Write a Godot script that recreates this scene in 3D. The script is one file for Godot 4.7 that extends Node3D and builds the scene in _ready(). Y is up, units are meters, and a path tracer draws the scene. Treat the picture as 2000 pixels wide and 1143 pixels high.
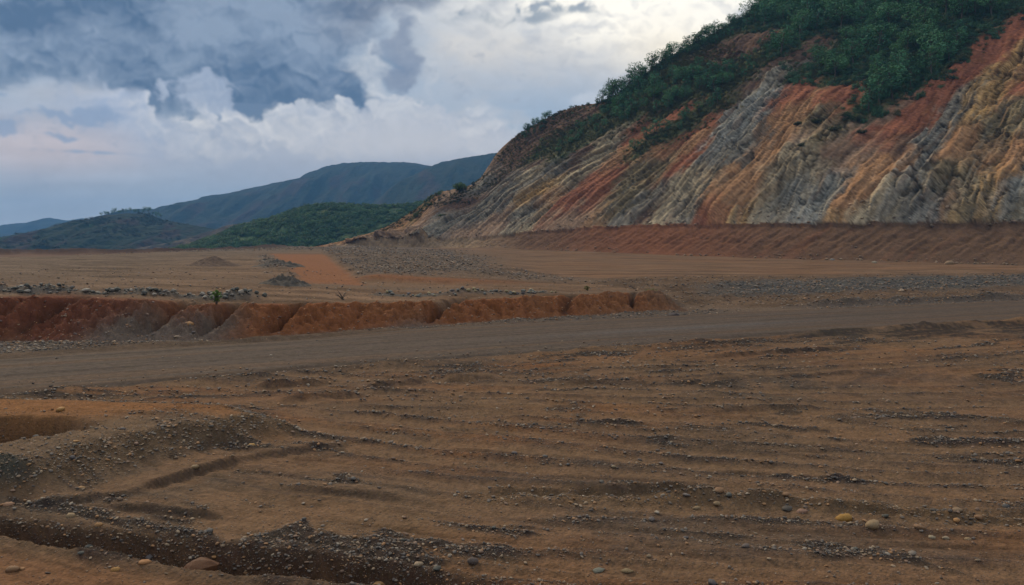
extends Node3D

const EYE := 3.5
var rng := RandomNumberGenerator.new()
var fb: FastNoiseLite      # smooth fractal
var n1: FastNoiseLite      # one octave
var rd: FastNoiseLite      # ridged fractal
var ce: FastNoiseLite      # cells, distance to the centre
var ck: FastNoiseLite      # cells, distance to the edge (cracks)
var cv: FastNoiseLite      # cells, one value each
var taken := {}

# the cut hill: x, depth of its foot, ground level there, height of the spoil bank, depth and height of the crest
var PROFILE := [
	[-200.0, 252.0, 1.5, 0.1, 262.0, 1.6], [-100.0, 252.0, 1.9, 0.1, 262.0, 2.0], [-80.0, 252.0, 2.6, 0.1, 262.0, 2.8], [-65.0, 250.0, 3.6, 0.1, 262.0, 3.9], [-55.0, 245.0, 4.0, 0.2, 262.0, 7.0],
	[-44.0, 240.0, 4.3, 0.3, 260.0, 10.5], [-35.0, 238.0, 4.5, 0.4, 259.0, 14.8], [-26.5, 238.0, 4.6, 0.6, 258.0, 22.3], [-11.6, 228.0, 4.6, 1.6, 258.0, 25.0],
	[-4.0, 216.0, 4.4, 2.5, 261.0, 36.5], [4.0, 204.0, 4.1, 3.3, 256.0, 42.0], [18.0, 185.0, 3.4, 4.8, 248.0, 48.0], [29.0, 169.0, 2.9, 5.3, 232.0, 47.5],
	[44.0, 150.0, 2.3, 5.6, 226.0, 57.5], [62.0, 133.0, 1.8, 5.9, 232.0, 68.0], [80.0, 118.0, 1.1, 6.3, 242.0, 79.0], [110.0, 100.0, 1.0, 6.5, 250.0, 97.0],
	[165.0, 80.0, 1.0, 6.5, 270.0, 125.0], [230.0, 66.0, 1.0, 6.5, 280.0, 150.0]]
var lutB := PackedFloat32Array()
var lutG := PackedFloat32Array()
var lutH := PackedFloat32Array()
var lutD := PackedFloat32Array()
var lutR := PackedFloat32Array()
var pB := 0.0
var pG := 0.0
var pH := 0.0
var pD := 0.0
var pR := 0.0

# what lies on the cut face: x and distance behind the foot of patches of each kind
var FACE := {
	"red": [105,65, 96,55, 89,48, 97,43, 84,44, 79,40, 77,35, 72,48, 69,55, 66,50, 41,34, 41,28, 47,41, 33,43, 39,42, 25,24, 23,19, 19,20, 16,18, 12,13, 38,24, 43,10, 40,11, 72,43, 73,34, 80,36],
	"orange": [62,41, 57,31, 51,22, 47,15, 44,11, 84,31, 82,26, 87,22, 72,22, 68,21, 65,16, 62,12, 75,14, 28,29, 9,15, 21,10, 35,31, 42,31, 43,16, -27,16, -35,11, 85,24],
	"ochre": [95,46, 93,40, 46,10, 75,11, 79,11, 8,21, 61,11, 83,18, 88,36],
	"tan": [41,17, 35,13, 66,12, 78,16, 49,11, 59,23, 61,22, 57,26, 51,15, 5,25, 19,28, 17,23, 27,40, 23,34, 6,11, 1,6, 35,13, 39,18],
	"grey": [61,55, 65,62, 46,25, 49,28, 39,12, 86,38, 74,16, 71,15, 52,14, 3,21, 12,27, 3,9, -10,12, -6,15, -2,21, -7,29, 27,10, 31,15, -24,6, 38,15, 56,14],
	"blue": [54,42, 49,33, 57,48, 76,25, 72,12, 58,16, 59,14, 56,11, 55,17, 83,14, 84,14, 82,32],
	"olive": [91,34, 92,31, 83,12, 82,21, 78,20, 77,12, 24,13, 30,18, 27,15, 36,27, 29,23, 65,37, 66,32, 80,14],
	"dark": [75,29, 64,25, 79,82, 68,68, 56,53, 58,84, 65,83, 30,10, -2,34, 2,40, 6,44, 9,33, 16,54, 22,57, -16,17, 18,32],
	"pink": [69,28, 66,29, 11,10, 12,8, 17,9, -20,22, -15,5, -7,5, -12,1, -40,3, -30,2, 61,32, 76,39],
	"green": [16,46, 13,38, 18,38, 23,44, 32,48, 39,49, 46,54, 36,58, 42,63, 54,65, 59,64, 66,73, 74,83, 64,96, 51,82, 35,34, 40,37, 32,32, 44,39, 50,47, 86,89, 85,72, 80,59, 76,60, 74,64, 89,69, 97,78, 97,67, 105,75, 110,78, 104,84, 75,42, 80,49, 86,55, 83,57, 91,58, -31,14, 90,106, 83,104, 75,104, 94,101, 120,85, 130,95, 120,110, 105,120]}
# linear base colour and roughness of relief
var KIND := {"red": [Color(0.255, 0.095, 0.052), 0.5], "orange": [Color(0.37, 0.20, 0.098), 0.75], "ochre": [Color(0.42, 0.255, 0.105), 0.95], "tan": [Color(0.44, 0.345, 0.215), 1.0],
	"grey": [Color(0.265, 0.232, 0.178), 1.1], "blue": [Color(0.30, 0.285, 0.24), 1.1], "olive": [Color(0.25, 0.19, 0.105), 1.0], "dark": [Color(0.125, 0.074, 0.050), 0.55],
	"pink": [Color(0.275, 0.178, 0.115), 0.4], "green": [Color(0.105, 0.115, 0.058), 0.3]}
var facecol := PackedColorArray()   # alpha = relief
var facegreen := PackedFloat32Array()
const FX0 := -90.0
const FT0 := -4.0
const FSTEP := 0.8
const FNX := 340
const FNT := 210

var gh := 0.0
var gc := Color.WHITE
var gk := 0          # 0 ground, 1 earth bank beside the road
var gn := 0.0         # share of the way up that bank
var ge := 0.0
var gg := 0.0        # how gravelly


func _ready() -> void:
	rng.seed = 11
	# ---------------------------------------------------------------- camera, sky, sun, exposure
	var cam := Camera3D.new()
	cam.name = "camera"
	cam.fov = 41.43
	cam.near = 0.1
	cam.far = 20000.0
	cam.position = Vector3(0, EYE, 0)
	cam.rotation_degrees = Vector3(-3.2, 0, 0)
	add_child(cam)
	cam.current = true
	noises()
	var env := Environment.new()
	env.background_mode = Environment.BG_SKY
	env.sky = Sky.new()
	var pano := PanoramaSkyMaterial.new()
	pano.panorama = ImageTexture.create_from_image(sky_image())
	pano.energy_multiplier = 0.95
	env.sky.sky_material = pano
	env.tonemap_mode = Environment.TONE_MAPPER_LINEAR
	env.tonemap_exposure = 1.46
	env.fog_enabled = true
	env.fog_light_color = Color(0.50, 0.745, 1.0)
	env.fog_density = 0.00024
	env.sdfgi_enabled = true
	env.ssao_enabled = true
	env.ssil_enabled = true
	var we := WorldEnvironment.new()
	we.name = "environment"
	we.environment = env
	add_child(we)
	var sun := DirectionalLight3D.new()
	sun.name = "sun"
	sun.light_color = Color(1.0, 0.91, 0.77)
	sun.light_energy = 0.5
	sun.light_angular_distance = 12.0
	sun.shadow_enabled = true
	sun.rotation_degrees = Vector3(-35, -145, 0)
	add_child(sun)
	# ---------------------------------------------------------------- the place
	tables()
	materials()
	make_ground()
	make_road()
	make_cliff()
	make_hills()
	make_trees()
	make_heaps()
	make_stones()
	make_plants()


func noises() -> void:
	fb = noise(FastNoiseLite.TYPE_SIMPLEX_SMOOTH, FastNoiseLite.FRACTAL_FBM, 4, 3)
	n1 = noise(FastNoiseLite.TYPE_SIMPLEX_SMOOTH, FastNoiseLite.FRACTAL_NONE, 1, 7)
	rd = noise(FastNoiseLite.TYPE_SIMPLEX_SMOOTH, FastNoiseLite.FRACTAL_RIDGED, 3, 5)
	ce = noise(FastNoiseLite.TYPE_CELLULAR, FastNoiseLite.FRACTAL_NONE, 1, 9)
	ce.cellular_return_type = FastNoiseLite.RETURN_DISTANCE
	ck = noise(FastNoiseLite.TYPE_CELLULAR, FastNoiseLite.FRACTAL_NONE, 1, 12)
	ck.cellular_return_type = FastNoiseLite.RETURN_DISTANCE2_SUB
	cv = noise(FastNoiseLite.TYPE_CELLULAR, FastNoiseLite.FRACTAL_NONE, 1, 12)
	cv.cellular_return_type = FastNoiseLite.RETURN_CELL_VALUE


func noise(kind: int, fractal: int, octaves: int, sd: int) -> FastNoiseLite:
	var n := FastNoiseLite.new()
	n.noise_type = kind
	n.fractal_type = fractal
	n.fractal_octaves = octaves
	n.frequency = 1.0
	n.seed = sd
	return n


# ------------------------------------------------------------------ sky
static func srgb(r: float, g: float, b: float) -> Vector3:
	var c := Color(r / 255.0, g / 255.0, b / 255.0).srgb_to_linear()
	return Vector3(c.r, c.g, c.b)


static func bell(x: float, y: float, cx: float, cy: float, rx: float, ry: float) -> float:
	var a := (x - cx) / rx
	var b := (y - cy) / ry
	return exp(-(a * a + b * b))


func knots(k: Array, x: float) -> float:
	if x <= k[0].x:
		return k[0].y
	for i in range(1, k.size()):
		if x <= k[i].x:
			var a: Vector2 = k[i - 1]
			var b: Vector2 = k[i]
			var f := (x - a.x) / (b.x - a.x)
			return lerpf(a.y, b.y, f * f * (3.0 - 2.0 * f))
	return k[k.size() - 1].y


var bank_top := [Vector2(40, 170), Vector2(150, 190), Vector2(270, 222), Vector2(340, 256), Vector2(410, 262), Vector2(480, 246), Vector2(570, 236), Vector2(630, 250), Vector2(690, 238), Vector2(750, 218), Vector2(850, 226), Vector2(930, 250), Vector2(1000, 282), Vector2(1040, 340), Vector2(1100, 430)]
var bank_low := [Vector2(60, 205), Vector2(200, 262), Vector2(330, 322), Vector2(450, 362), Vector2(600, 400), Vector2(1000, 460)]


# heaped lumps, three sizes
func heap(x: float, y: float) -> float:
	var a := ce.get_noise_2d(x * 0.0105, y * 0.0125) + 1.0
	var b := ce.get_noise_2d(x * 0.027 + 9.0, y * 0.031) + 1.0
	var c := ce.get_noise_2d(x * 0.065 + 4.0, y * 0.072) + 1.0
	return 0.55 * (1.0 - a * a) + 0.30 * (1.0 - b * b) + 0.15 * (1.0 - c * c)


# the colour of the sky in a direction; x and y run across it in steps of about 0.04 degrees
func sky_color(A: float, E: float) -> Vector3:
	var a := clampf(A, -1.0, 1.0)
	var x := 1000.0 + 1511.0 * (tan(a) + (A - a) * 3.4)
	var ee := clampf(E, -0.3, 0.8)
	var y := 487.0 - 1511.0 * (tan(ee) / maxf(cos(A) if absf(A) < 1.2 else 0.36, 0.5) + (E - ee) * 2.0)
	var wx := x + 26.0 * fb.get_noise_2d(x * 0.008, y * 0.011) + 9.0 * fb.get_noise_2d(x * 0.03, y * 0.04)
	var wy := y + 20.0 * fb.get_noise_2d(x * 0.008 + 40.0, y * 0.011) + 8.0 * fb.get_noise_2d(x * 0.03 + 7.0, y * 0.04)
	var f1 := fb.get_noise_2d(x * 0.0032, y * 0.0062 + 9.0)
	var f2 := fb.get_noise_2d(wx * 0.009 + 7.0, wy * 0.016)
	var f3 := fb.get_noise_2d(wx * 0.02 + 17.0, wy * 0.03)
	var hp := heap(wx, wy)
	var relief := hp - heap(wx - 5.0, wy + 11.0)      # lumps lit from above
	# open sky: blue grey at the left, pale at the right and low down
	var right := smoothstep(640.0, 980.0, x + 80.0 * f1)
	var c := srgb(136, 158, 184).lerp(srgb(168, 175, 186), right)
	c = c.lerp(srgb(176, 172, 180), bell(x, y, 90, 285, 320, 70) * 0.9)
	c = c.lerp(srgb(164, 171, 184), bell(x, y, 170, 180, 190, 34) * 0.9)
	c = c.lerp(srgb(146, 163, 186), smoothstep(310.0, 440.0, y) * (1.0 - smoothstep(250.0, 650.0, x)) * 0.75)
	c = c * (1.0 + 0.10 * fb.get_noise_2d(x * 0.004 + 3.0, y * 0.022) * (1.0 - right))
	# right: a bluer band above the ridge, light breaking through higher up
	c = c.lerp(srgb(140, 160, 184), bell(x, y, 1060, 232, 240, 70) * 0.9)
	c = c.lerp(srgb(196, 195, 194), clampf(bell(x, y, 980, 100, 260, 42) * (0.8 + 0.8 * f2), 0.0, 1.0) * right)
	c = c.lerp(srgb(164, 170, 180), clampf(bell(x, y, 1120, 125, 170, 26) + 0.5 * f2, 0.0, 1.0) * right * 0.5)
	var glow := bell(x, y, 1190, 2, 330, 60) + 0.9 * bell(x, y, 1300, 60, 210, 70)
	c = c.lerp(srgb(238, 236, 229), clampf(glow * (0.85 + 0.9 * f2 + 0.3 * f3), 0.0, 1.0))
	c = c.lerp(srgb(232, 222, 202), bell(x, y, 1320, 105, 120, 46) * 0.6)
	c = c.lerp(srgb(168, 174, 184), smoothstep(0.08, 0.5, fb.get_noise_2d(x * 0.004 + 50.0, y * 0.012)) * right * 0.5)
	var wisp := bell(x + 40 * f2, y + 18.0 * f3 + 0.18 * (x - 1050.0), 1045, 40, 62, 17) + 0.8 * bell(x + 40 * f2, y + 10.0 * f3, 1142, 26, 34, 9) + 0.5 * bell(x, y + 16.0 * f3, 900, 45, 70, 14)
	c = c.lerp(srgb(126, 140, 156), smoothstep(0.15, 0.95, wisp + 0.55 * f2 + 0.35 * f3) * clampf(wisp * 2.4, 0.0, 1.0) * 0.85)
	c = c.lerp(srgb(182, 190, 202), smoothstep(0.25, 0.7, bell(x, y, 1165, 205, 52, 26) + 0.25 * f3) * smoothstep(225.0, 195.0, y) * 0.55)
	# the heavy dark mass over the upper left
	var low_edge := 172.0 + 95.0 * smoothstep(170.0, 420.0, x) + 30.0 * f2
	var over := (1.0 - smoothstep(low_edge - 24.0, low_edge + 16.0, y)) * (1.0 - smoothstep(660.0, 800.0, x + 60.0 * f1 + 60.0 * f2 + 0.25 * (y - 100.0)))
	over = maxf(over, (1.0 - smoothstep(0.0, 85.0, y + 60.0 * f1 + 30.0 * f2 + 0.12 * (x - 760.0))) * (1.0 - smoothstep(830.0, 1000.0, x + 80.0 * f2)) * 0.9)
	over = maxf(over, (1.0 - smoothstep(-260.0, -60.0, y)) * 0.6)
	var tone := 0.40 + 0.75 * f1 + 0.35 * f2 + 1.35 * relief + 0.5 * (hp - 0.45)
	tone += 0.22 * bell(x, y, 420, 50, 170, 60) + 0.3 * bell(x, y, 575, 40, 80, 70) - 0.40 * bell(x, y, 100, 70, 120, 60) - 0.34 * bell(x, y, 470, 165, 230, 55) + 0.18 * bell(x, y, 690, 145, 60, 60) - 0.2 * bell(x, y, 240, 20, 60, 30)
	var mass := srgb(76, 99, 128).lerp(srgb(125, 142, 165), clampf(tone, 0.0, 1.0))
	mass = mass.lerp(srgb(104, 115, 134).lerp(srgb(150, 156, 168), clampf(tone, 0.0, 1.0)), smoothstep(560.0, 780.0, x) * (1.0 - smoothstep(60.0, 130.0, y)) * 0.8)
	c = c.lerp(mass, clampf(over, 0.0, 1.0))
	# torn pieces above the bank, a bright column and its dark core
	var torn := bell(wx, wy, 410, 182, 42, 30) + bell(wx, wy, 440, 208, 32, 26) + 0.8 * bell(wx, wy, 327, 184, 18, 18)
	c = c.lerp(srgb(136, 151, 175).lerp(srgb(162, 173, 191), clampf(0.3 + 2.2 * relief, 0.0, 1.0)), smoothstep(0.25, 0.75, torn + 0.5 * f3 + 0.6 * (hp - 0.5)) * smoothstep(0.03, 0.25, torn))
	var column := bell(wx, wy, 738, 150, 26, 80) + 0.75 * bell(wx, wy, 690, 140, 30, 34) + 0.6 * bell(wx, wy, 840, 150, 26, 70)
	c = c.lerp(srgb(160, 170, 184).lerp(srgb(188, 193, 200), clampf(0.4 + 2.0 * relief, 0.0, 1.0)), smoothstep(0.2, 0.9, column + 0.35 * f2) * 0.8)
	var core := bell(wx + 6.0 * f2, wy, 788, 110, 40, 66) + 0.5 * bell(wx, wy, 776, 165, 22, 30)
	c = c.lerp(srgb(104, 119, 144).lerp(srgb(132, 142, 160), clampf(0.4 + 1.6 * relief, 0.0, 1.0)), smoothstep(0.1, 1.0, core + 0.5 * f3 + 0.5 * f2) * 0.85)
	# the white bank lying on the mountain, lumpy along its top
	var edge := wy - knots(bank_top, x) + 62.0 * (hp - 0.30) + 10.0 * f3
	var soft := 5.0 + 22.0 * smoothstep(300.0, 160.0, x) + 14.0 * smoothstep(860.0, 980.0, x) + 10.0 * smoothstep(0.1, 0.4, n1.get_noise_2d(x * 0.012, 3.0))
	var bottom := knots(bank_low, x)
	var inside := smoothstep(-soft, soft, edge) * (1.0 - smoothstep(bottom - 60.0, bottom + 40.0, y + 24.0 * f1)) * smoothstep(70.0, 240.0, x + 60.0 * f2) * (1.0 - smoothstep(985.0, 1060.0, x + 40.0 * f2))
	var depth := clampf(edge / 130.0, 0.0, 1.0)
	var lit := clampf(0.62 - 0.75 * depth + (2.6 * relief + 0.5 * f2) * (1.0 - 0.75 * depth), 0.0, 1.0)
	var white := srgb(146, 158, 178).lerp(srgb(190, 196, 204), lit)
	white = white.lerp(srgb(176, 182, 193), bell(x, y, 800, 275, 230, 55) * 0.75)
	white = white.lerp(srgb(140, 157, 186).lerp(srgb(168, 178, 196), lit), 1.0 - smoothstep(170.0, 430.0, x))
	white = white.lerp(srgb(142, 156, 178), smoothstep(295.0, 345.0, y) * 0.7)
	c = c.lerp(white, inside)
	# small dark shreds low at the left
	var shred := 0.9 * bell(wx, wy, 128, 268, 26, 11) + bell(wx, wy, 5, 250, 50, 18) + 0.8 * bell(wx, wy, 195, 228, 60, 22) + 0.7 * bell(wx, wy - 0.06 * x, 120, 224, 90, 8) + 0.6 * bell(x, y - 0.05 * x, 190, 290, 130, 5) + 0.7 * bell(wx, wy, 8, 182, 14, 10)
	c = c.lerp(srgb(118, 140, 172), smoothstep(0.1, 0.8, shred + 0.4 * f3) * clampf(shred * 2.0, 0.0, 1.0) * 0.75)
	# higher up the cover is lit from above, brighter than along the horizon
	c = c.lerp(srgb(205, 210, 216) * (1.0 + 0.5 * f1), smoothstep(0.34, 0.75, E) * 0.9)
	# the haze below takes some of the warm light away from what is low
	c *= Vector3(1.30, 1.16, 1.02).lerp(Vector3.ONE, smoothstep(0.02, 0.24, E))
	return c * Vector3(1.03, 1.0, 0.955) * (1.0 + 0.05 * f3)


func sky_image() -> Image:
	var W := 4096
	var H := 2048
	var k := 8
	var small := PackedFloat32Array()
	small.resize(W / k * H / k * 3)
	var at := 0
	for j in H / k:
		var E := PI * (0.5 - (j + 0.5) * k / H)
		for i in W / k:
			var A := wrapf(TAU * (i + 0.5) * k / W, -PI, PI)
			var c := sky_color(A, maxf(E, -0.02))
			small[at] = c.x
			small[at + 1] = c.y
			small[at + 2] = c.z
			at += 3
	var im := Image.create_from_data(W / k, H / k, false, Image.FORMAT_RGBF, small.to_byte_array())
	im.resize(W, H, Image.INTERPOLATE_BILINEAR)
	# the part near the horizon ahead once more at full size; the seam of the panorama lies straight ahead
	var wide := 470
	var high := 272
	for side in 2:
		var fine := PackedFloat32Array()
		fine.resize(wide * high * 3)
		at = 0
		for j in high:
			var E := PI * (0.5 - (H / 2 - high + 8 + j + 0.5) / H)
			for i in wide:
				var A := TAU * (i + 0.5) / W if side == 0 else TAU * (i - wide + 0.5) / W
				var c := sky_color(A, maxf(E, -0.02))
				fine[at] = c.x
				fine[at + 1] = c.y
				fine[at + 2] = c.z
				at += 3
		var part := Image.create_from_data(wide, high, false, Image.FORMAT_RGBF, fine.to_byte_array())
		im.blit_rect(part, Rect2i(0, 0, wide, high), Vector2i(0 if side == 0 else W - wide, H / 2 - high + 8))
	return im


# ------------------------------------------------------------------ naming and building
func numbered(called: String) -> String:
	var n: int = taken.get(called, 0)
	taken[called] = n + 1
	return called if n == 0 else "%s_%03d" % [called, n]


func tag(o: Node, label := "", category := "", group := "", kind := "") -> void:
	if label:
		o.set_meta("label", label)
	if category:
		o.set_meta("category", category)
	if group:
		o.set_meta("group", group)
	if kind:
		o.set_meta("kind", kind)


func solid(called: String, mesh: Mesh, mat: Material, parent: Node = self) -> MeshInstance3D:
	var o := MeshInstance3D.new()
	o.name = numbered(called) if parent == self else called
	o.mesh = mesh
	o.material_override = null
	for i in mesh.get_surface_count():
		mesh.surface_set_material(i, mat)
	o.cast_shadow = GeometryInstance3D.SHADOW_CASTING_SETTING_ON
	parent.add_child(o, true)
	return o


func thing(called: String, at: Vector3, label: String, category: String, group := "") -> Node3D:
	var o := Node3D.new()
	o.name = numbered(called)
	add_child(o, true)
	o.position = at
	tag(o, label, category, group)
	return o


func mass(called: String, mesh: Mesh, mat: Material, where: Array, tints: Array, label: String, category: String) -> MultiMeshInstance3D:
	var mm := MultiMesh.new()
	mm.transform_format = MultiMesh.TRANSFORM_3D
	mm.use_colors = true
	mm.mesh = mesh
	for i in mesh.get_surface_count():
		mesh.surface_set_material(i, mat)
	mm.instance_count = where.size()
	for i in where.size():
		mm.set_instance_transform(i, where[i])
		mm.set_instance_color(i, tints[i])
	var o := MultiMeshInstance3D.new()
	o.name = numbered(called)
	o.multimesh = mm
	o.material_override = mat
	add_child(o, true)
	tag(o, label, category, "", "stuff")
	return o


var M := {}


func grain(sd: int, size: int, low: float, high: float, fleck: float) -> ImageTexture:
	var a := noise(FastNoiseLite.TYPE_SIMPLEX_SMOOTH, FastNoiseLite.FRACTAL_FBM, 6, sd)
	a.frequency = 0.012
	var b := noise(FastNoiseLite.TYPE_CELLULAR, FastNoiseLite.FRACTAL_NONE, 1, sd + 1)
	b.cellular_return_type = FastNoiseLite.RETURN_CELL_VALUE
	b.frequency = 0.09
	var x := a.get_seamless_image(size, size)
	var y := b.get_seamless_image(size, size)
	x.convert(Image.FORMAT_L8)
	y.convert(Image.FORMAT_L8)
	var p := x.get_data()
	var q := y.get_data()
	var out := PackedByteArray()
	out.resize(p.size() * 3)
	for i in p.size():
		var v := lerpf(low, high, p[i] / 255.0)
		var g := q[i] / 255.0
		var warm := 1.0
		if g > 0.86:
			v *= 1.0 + fleck
		elif g < 0.2:
			v *= 1.0 - fleck * 0.7
			warm = 0.95
		var lin := clampf(v, 0.0, 1.0)
		out[i * 3] = int(255.0 * pow(lin * warm, 0.4545))
		out[i * 3 + 1] = int(255.0 * pow(lin, 0.4545))
		out[i * 3 + 2] = int(255.0 * pow(lin / warm if lin / warm < 1.0 else 1.0, 0.4545))
	return ImageTexture.create_from_image(Image.create_from_data(size, size, false, Image.FORMAT_RGB8, out))


func relief(sd: int, size: int, cell: float, share: float) -> ImageTexture:
	var a := noise(FastNoiseLite.TYPE_SIMPLEX_SMOOTH, FastNoiseLite.FRACTAL_FBM, 6, sd)
	a.frequency = 0.015
	var b := noise(FastNoiseLite.TYPE_CELLULAR, FastNoiseLite.FRACTAL_FBM, 2, sd + 1)
	b.cellular_return_type = FastNoiseLite.RETURN_DISTANCE
	b.frequency = cell
	var x := a.get_seamless_image(size, size)
	var y := b.get_seamless_image(size, size)
	x.convert(Image.FORMAT_L8)
	y.convert(Image.FORMAT_L8)
	var p := x.get_data()
	var q := y.get_data()
	for i in p.size():
		p[i] = int(clampf(p[i] * (1.0 - share) + (255 - q[i]) * share, 0, 255))
	return ImageTexture.create_from_image(Image.create_from_data(size, size, false, Image.FORMAT_L8, p))


func earth(tile: float, depth_cm: float, g: Texture2D, r: Texture2D, rough := 0.95, spec := 0.35) -> StandardMaterial3D:
	var m := StandardMaterial3D.new()
	m.vertex_color_use_as_albedo = true
	m.albedo_texture = g
	m.uv1_triplanar = true
	m.uv1_world_triplanar = true
	m.uv1_scale = Vector3.ONE / tile
	m.roughness = rough
	m.metallic_specular = spec
	if r:
		m.heightmap_enabled = true
		m.heightmap_texture = r
		m.heightmap_scale = depth_cm
	return m


func materials() -> void:
	var g := grain(21, 512, 0.62, 1.0, 0.25)
	var r := relief(31, 512, 0.07, 0.5)
	var r2 := relief(41, 512, 0.035, 0.35)
	M.ground = earth(1.7, 4.0, g, r, 0.98, 0.18)
	M.road = earth(2.3, 1.6, g, r, 0.95, 0.22)
	M.rock = earth(6.0, 8.0, g, r, 0.95, 0.25)
	M.spoil = earth(5.0, 16.0, g, r, 0.98, 0.18)
	M.far = earth(140.0, 500.0, g, r2, 0.98, 0.15)
	M.stone = earth(0.5, 0.5, g, r, 0.75, 0.4)
	M.stone.uv1_world_triplanar = false
	M.pebble = StandardMaterial3D.new()
	M.pebble.vertex_color_use_as_albedo = true
	M.pebble.roughness = 0.8
	M.bark = StandardMaterial3D.new()
	M.bark.albedo_color = Color(0.09, 0.07, 0.055).linear_to_srgb()
	M.bark.roughness = 0.95
	M.leaf = StandardMaterial3D.new()
	M.leaf.vertex_color_use_as_albedo = true
	M.leaf.roughness = 0.75
	M.leaf.metallic_specular = 0.3
	M.leaf.backlight_enabled = true
	M.leaf.backlight = Color(0.45, 0.5, 0.3)
	M.leaf.cull_mode = BaseMaterial3D.CULL_DISABLED


# one sheet of a grid; keep tells which squares belong to it
func sheet(nx: int, nz: int, pos: PackedVector3Array, col: PackedColorArray, normals: PackedVector3Array, cls: PackedByteArray = PackedByteArray(), keep := -1) -> ArrayMesh:
	var idx := PackedInt32Array()
	for j in nz - 1:
		for i in nx - 1:
			var a := j * nx + i
			if keep >= 0 and cls[a] != keep:
				continue
			idx.append_array(PackedInt32Array([a, a + nx, a + 1, a + 1, a + nx, a + nx + 1]))
	var p := pos
	var c := col
	var n := normals
	if keep >= 0:
		var remap := PackedInt32Array()
		remap.resize(pos.size())
		remap.fill(-1)
		p = PackedVector3Array()
		c = PackedColorArray()
		n = PackedVector3Array()
		for k in idx.size():
			var v := idx[k]
			if remap[v] < 0:
				remap[v] = p.size()
				p.append(pos[v])
				c.append(col[v])
				n.append(normals[v])
			idx[k] = remap[v]
	return mesh_of(p, n, c, idx)


func mesh_of(p: PackedVector3Array, n: PackedVector3Array, c: PackedColorArray, idx: PackedInt32Array) -> ArrayMesh:
	var arr := []
	arr.resize(Mesh.ARRAY_MAX)
	arr[Mesh.ARRAY_VERTEX] = p
	arr[Mesh.ARRAY_NORMAL] = n
	if c.size():
		arr[Mesh.ARRAY_COLOR] = c
	arr[Mesh.ARRAY_INDEX] = idx
	var m := ArrayMesh.new()
	m.add_surface_from_arrays(Mesh.PRIMITIVE_TRIANGLES, arr)
	return m


func grid_normals(nx: int, nz: int, pos: PackedVector3Array) -> PackedVector3Array:
	var n := PackedVector3Array()
	n.resize(pos.size())
	for j in nz:
		var j0 := maxi(j - 1, 0) * nx
		var j1 := mini(j + 1, nz - 1) * nx
		for i in nx:
			var a := pos[j * nx + mini(i + 1, nx - 1)] - pos[j * nx + maxi(i - 1, 0)]
			var b := pos[j1 + i] - pos[j0 + i]
			n[j * nx + i] = a.cross(b).normalized()
	return n


# ------------------------------------------------------------------ shape of the land
func tables() -> void:
	for i in 881:
		var x := -210.0 + i * 0.5
		var w := [0.0, 0.0, 0.0, 0.0, 0.0]
		for s in [-3.0, -1.5, 0.0, 1.5, 3.0]:
			var xx: float = clampf(x + s, -199.9, 229.9)
			for k in PROFILE.size() - 1:
				var a: Array = PROFILE[k]
				var b: Array = PROFILE[k + 1]
				if xx >= a[0] and xx < b[0]:
					var f: float = (xx - a[0]) / (b[0] - a[0])
					for m in 5:
						w[m] += lerpf(a[m + 1], b[m + 1], f) / 5.0
					break
		lutB.append(w[0])
		lutG.append(w[1])
		lutH.append(w[2])
		lutD.append(w[3])
		lutR.append(w[4])
	# the face: nearest patch, measured long along the fall of the beds
	var sx := PackedFloat32Array()
	var st := PackedFloat32Array()
	var sk := []
	for kind in FACE:
		var l: Array = FACE[kind]
		for i in range(0, l.size(), 2):
			sx.append(l[i])
			st.append(l[i + 1])
			sk.append(kind)
	facecol.resize(FNX * FNT)
	facegreen.resize(FNX * FNT)
	for j in FNT:
		var t := FT0 + j * FSTEP
		for i in FNX:
			var x := FX0 + i * FSTEP
			var d1 := 1e9
			var d2 := 1e9
			var k1 := 0
			var k2 := 0
			for k in sx.size():
				var dt := t - st[k]
				var dc := x - sx[k] - 0.8 * dt
				var d := dc * dc + 0.13 * dt * dt
				if d < d1:
					d2 = d1
					k2 = k1
					d1 = d
					k1 = k
				elif d < d2:
					d2 = d
					k2 = k
			var a := sqrt(d1)
			var b := sqrt(d2)
			var mixing := 0.5 - 0.5 * clampf((b - a) / 1.6, 0.0, 1.0)
			var p: Array = KIND[sk[k1]]
			var q: Array = KIND[sk[k2]]
			var c: Color = p[0].lerp(q[0], mixing)
			c.a = lerpf(p[1], q[1], mixing)
			facecol[j * FNX + i] = c
			facegreen[j * FNX + i] = lerpf(1.0 if sk[k1] == "green" else 0.0, 1.0 if sk[k2] == "green" else 0.0, mixing)


func prof(x: float) -> void:
	var f := clampf((x + 210.0) * 2.0, 0.0, 879.0)
	var i := int(f)
	f -= i
	pB = lerpf(lutB[i], lutB[i + 1], f)
	pG = lerpf(lutG[i], lutG[i + 1], f)
	pH = lerpf(lutH[i], lutH[i + 1], f)
	pD = lerpf(lutD[i], lutD[i + 1], f)
	pR = lerpf(lutR[i], lutR[i + 1], f)


func face(x: float, t: float) -> Color:
	var u := clampf((x - FX0) / FSTEP, 0.0, FNX - 1.01)
	var v := clampf((t - FT0) / FSTEP, 0.0, FNT - 1.01)
	var i := int(u)
	var j := int(v)
	u -= i
	v -= j
	var k := j * FNX + i
	return facecol[k].lerp(facecol[k + 1], u).lerp(facecol[k + FNX].lerp(facecol[k + FNX + 1], u), v)


func greenness(x: float, t: float) -> float:
	var i := int(clampf((x - FX0) / FSTEP + 0.5, 0.0, FNX - 1.0))
	var j := int(clampf((t - FT0) / FSTEP + 0.5, 0.0, FNT - 1.0))
	return facegreen[j * FNX + i]


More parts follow.
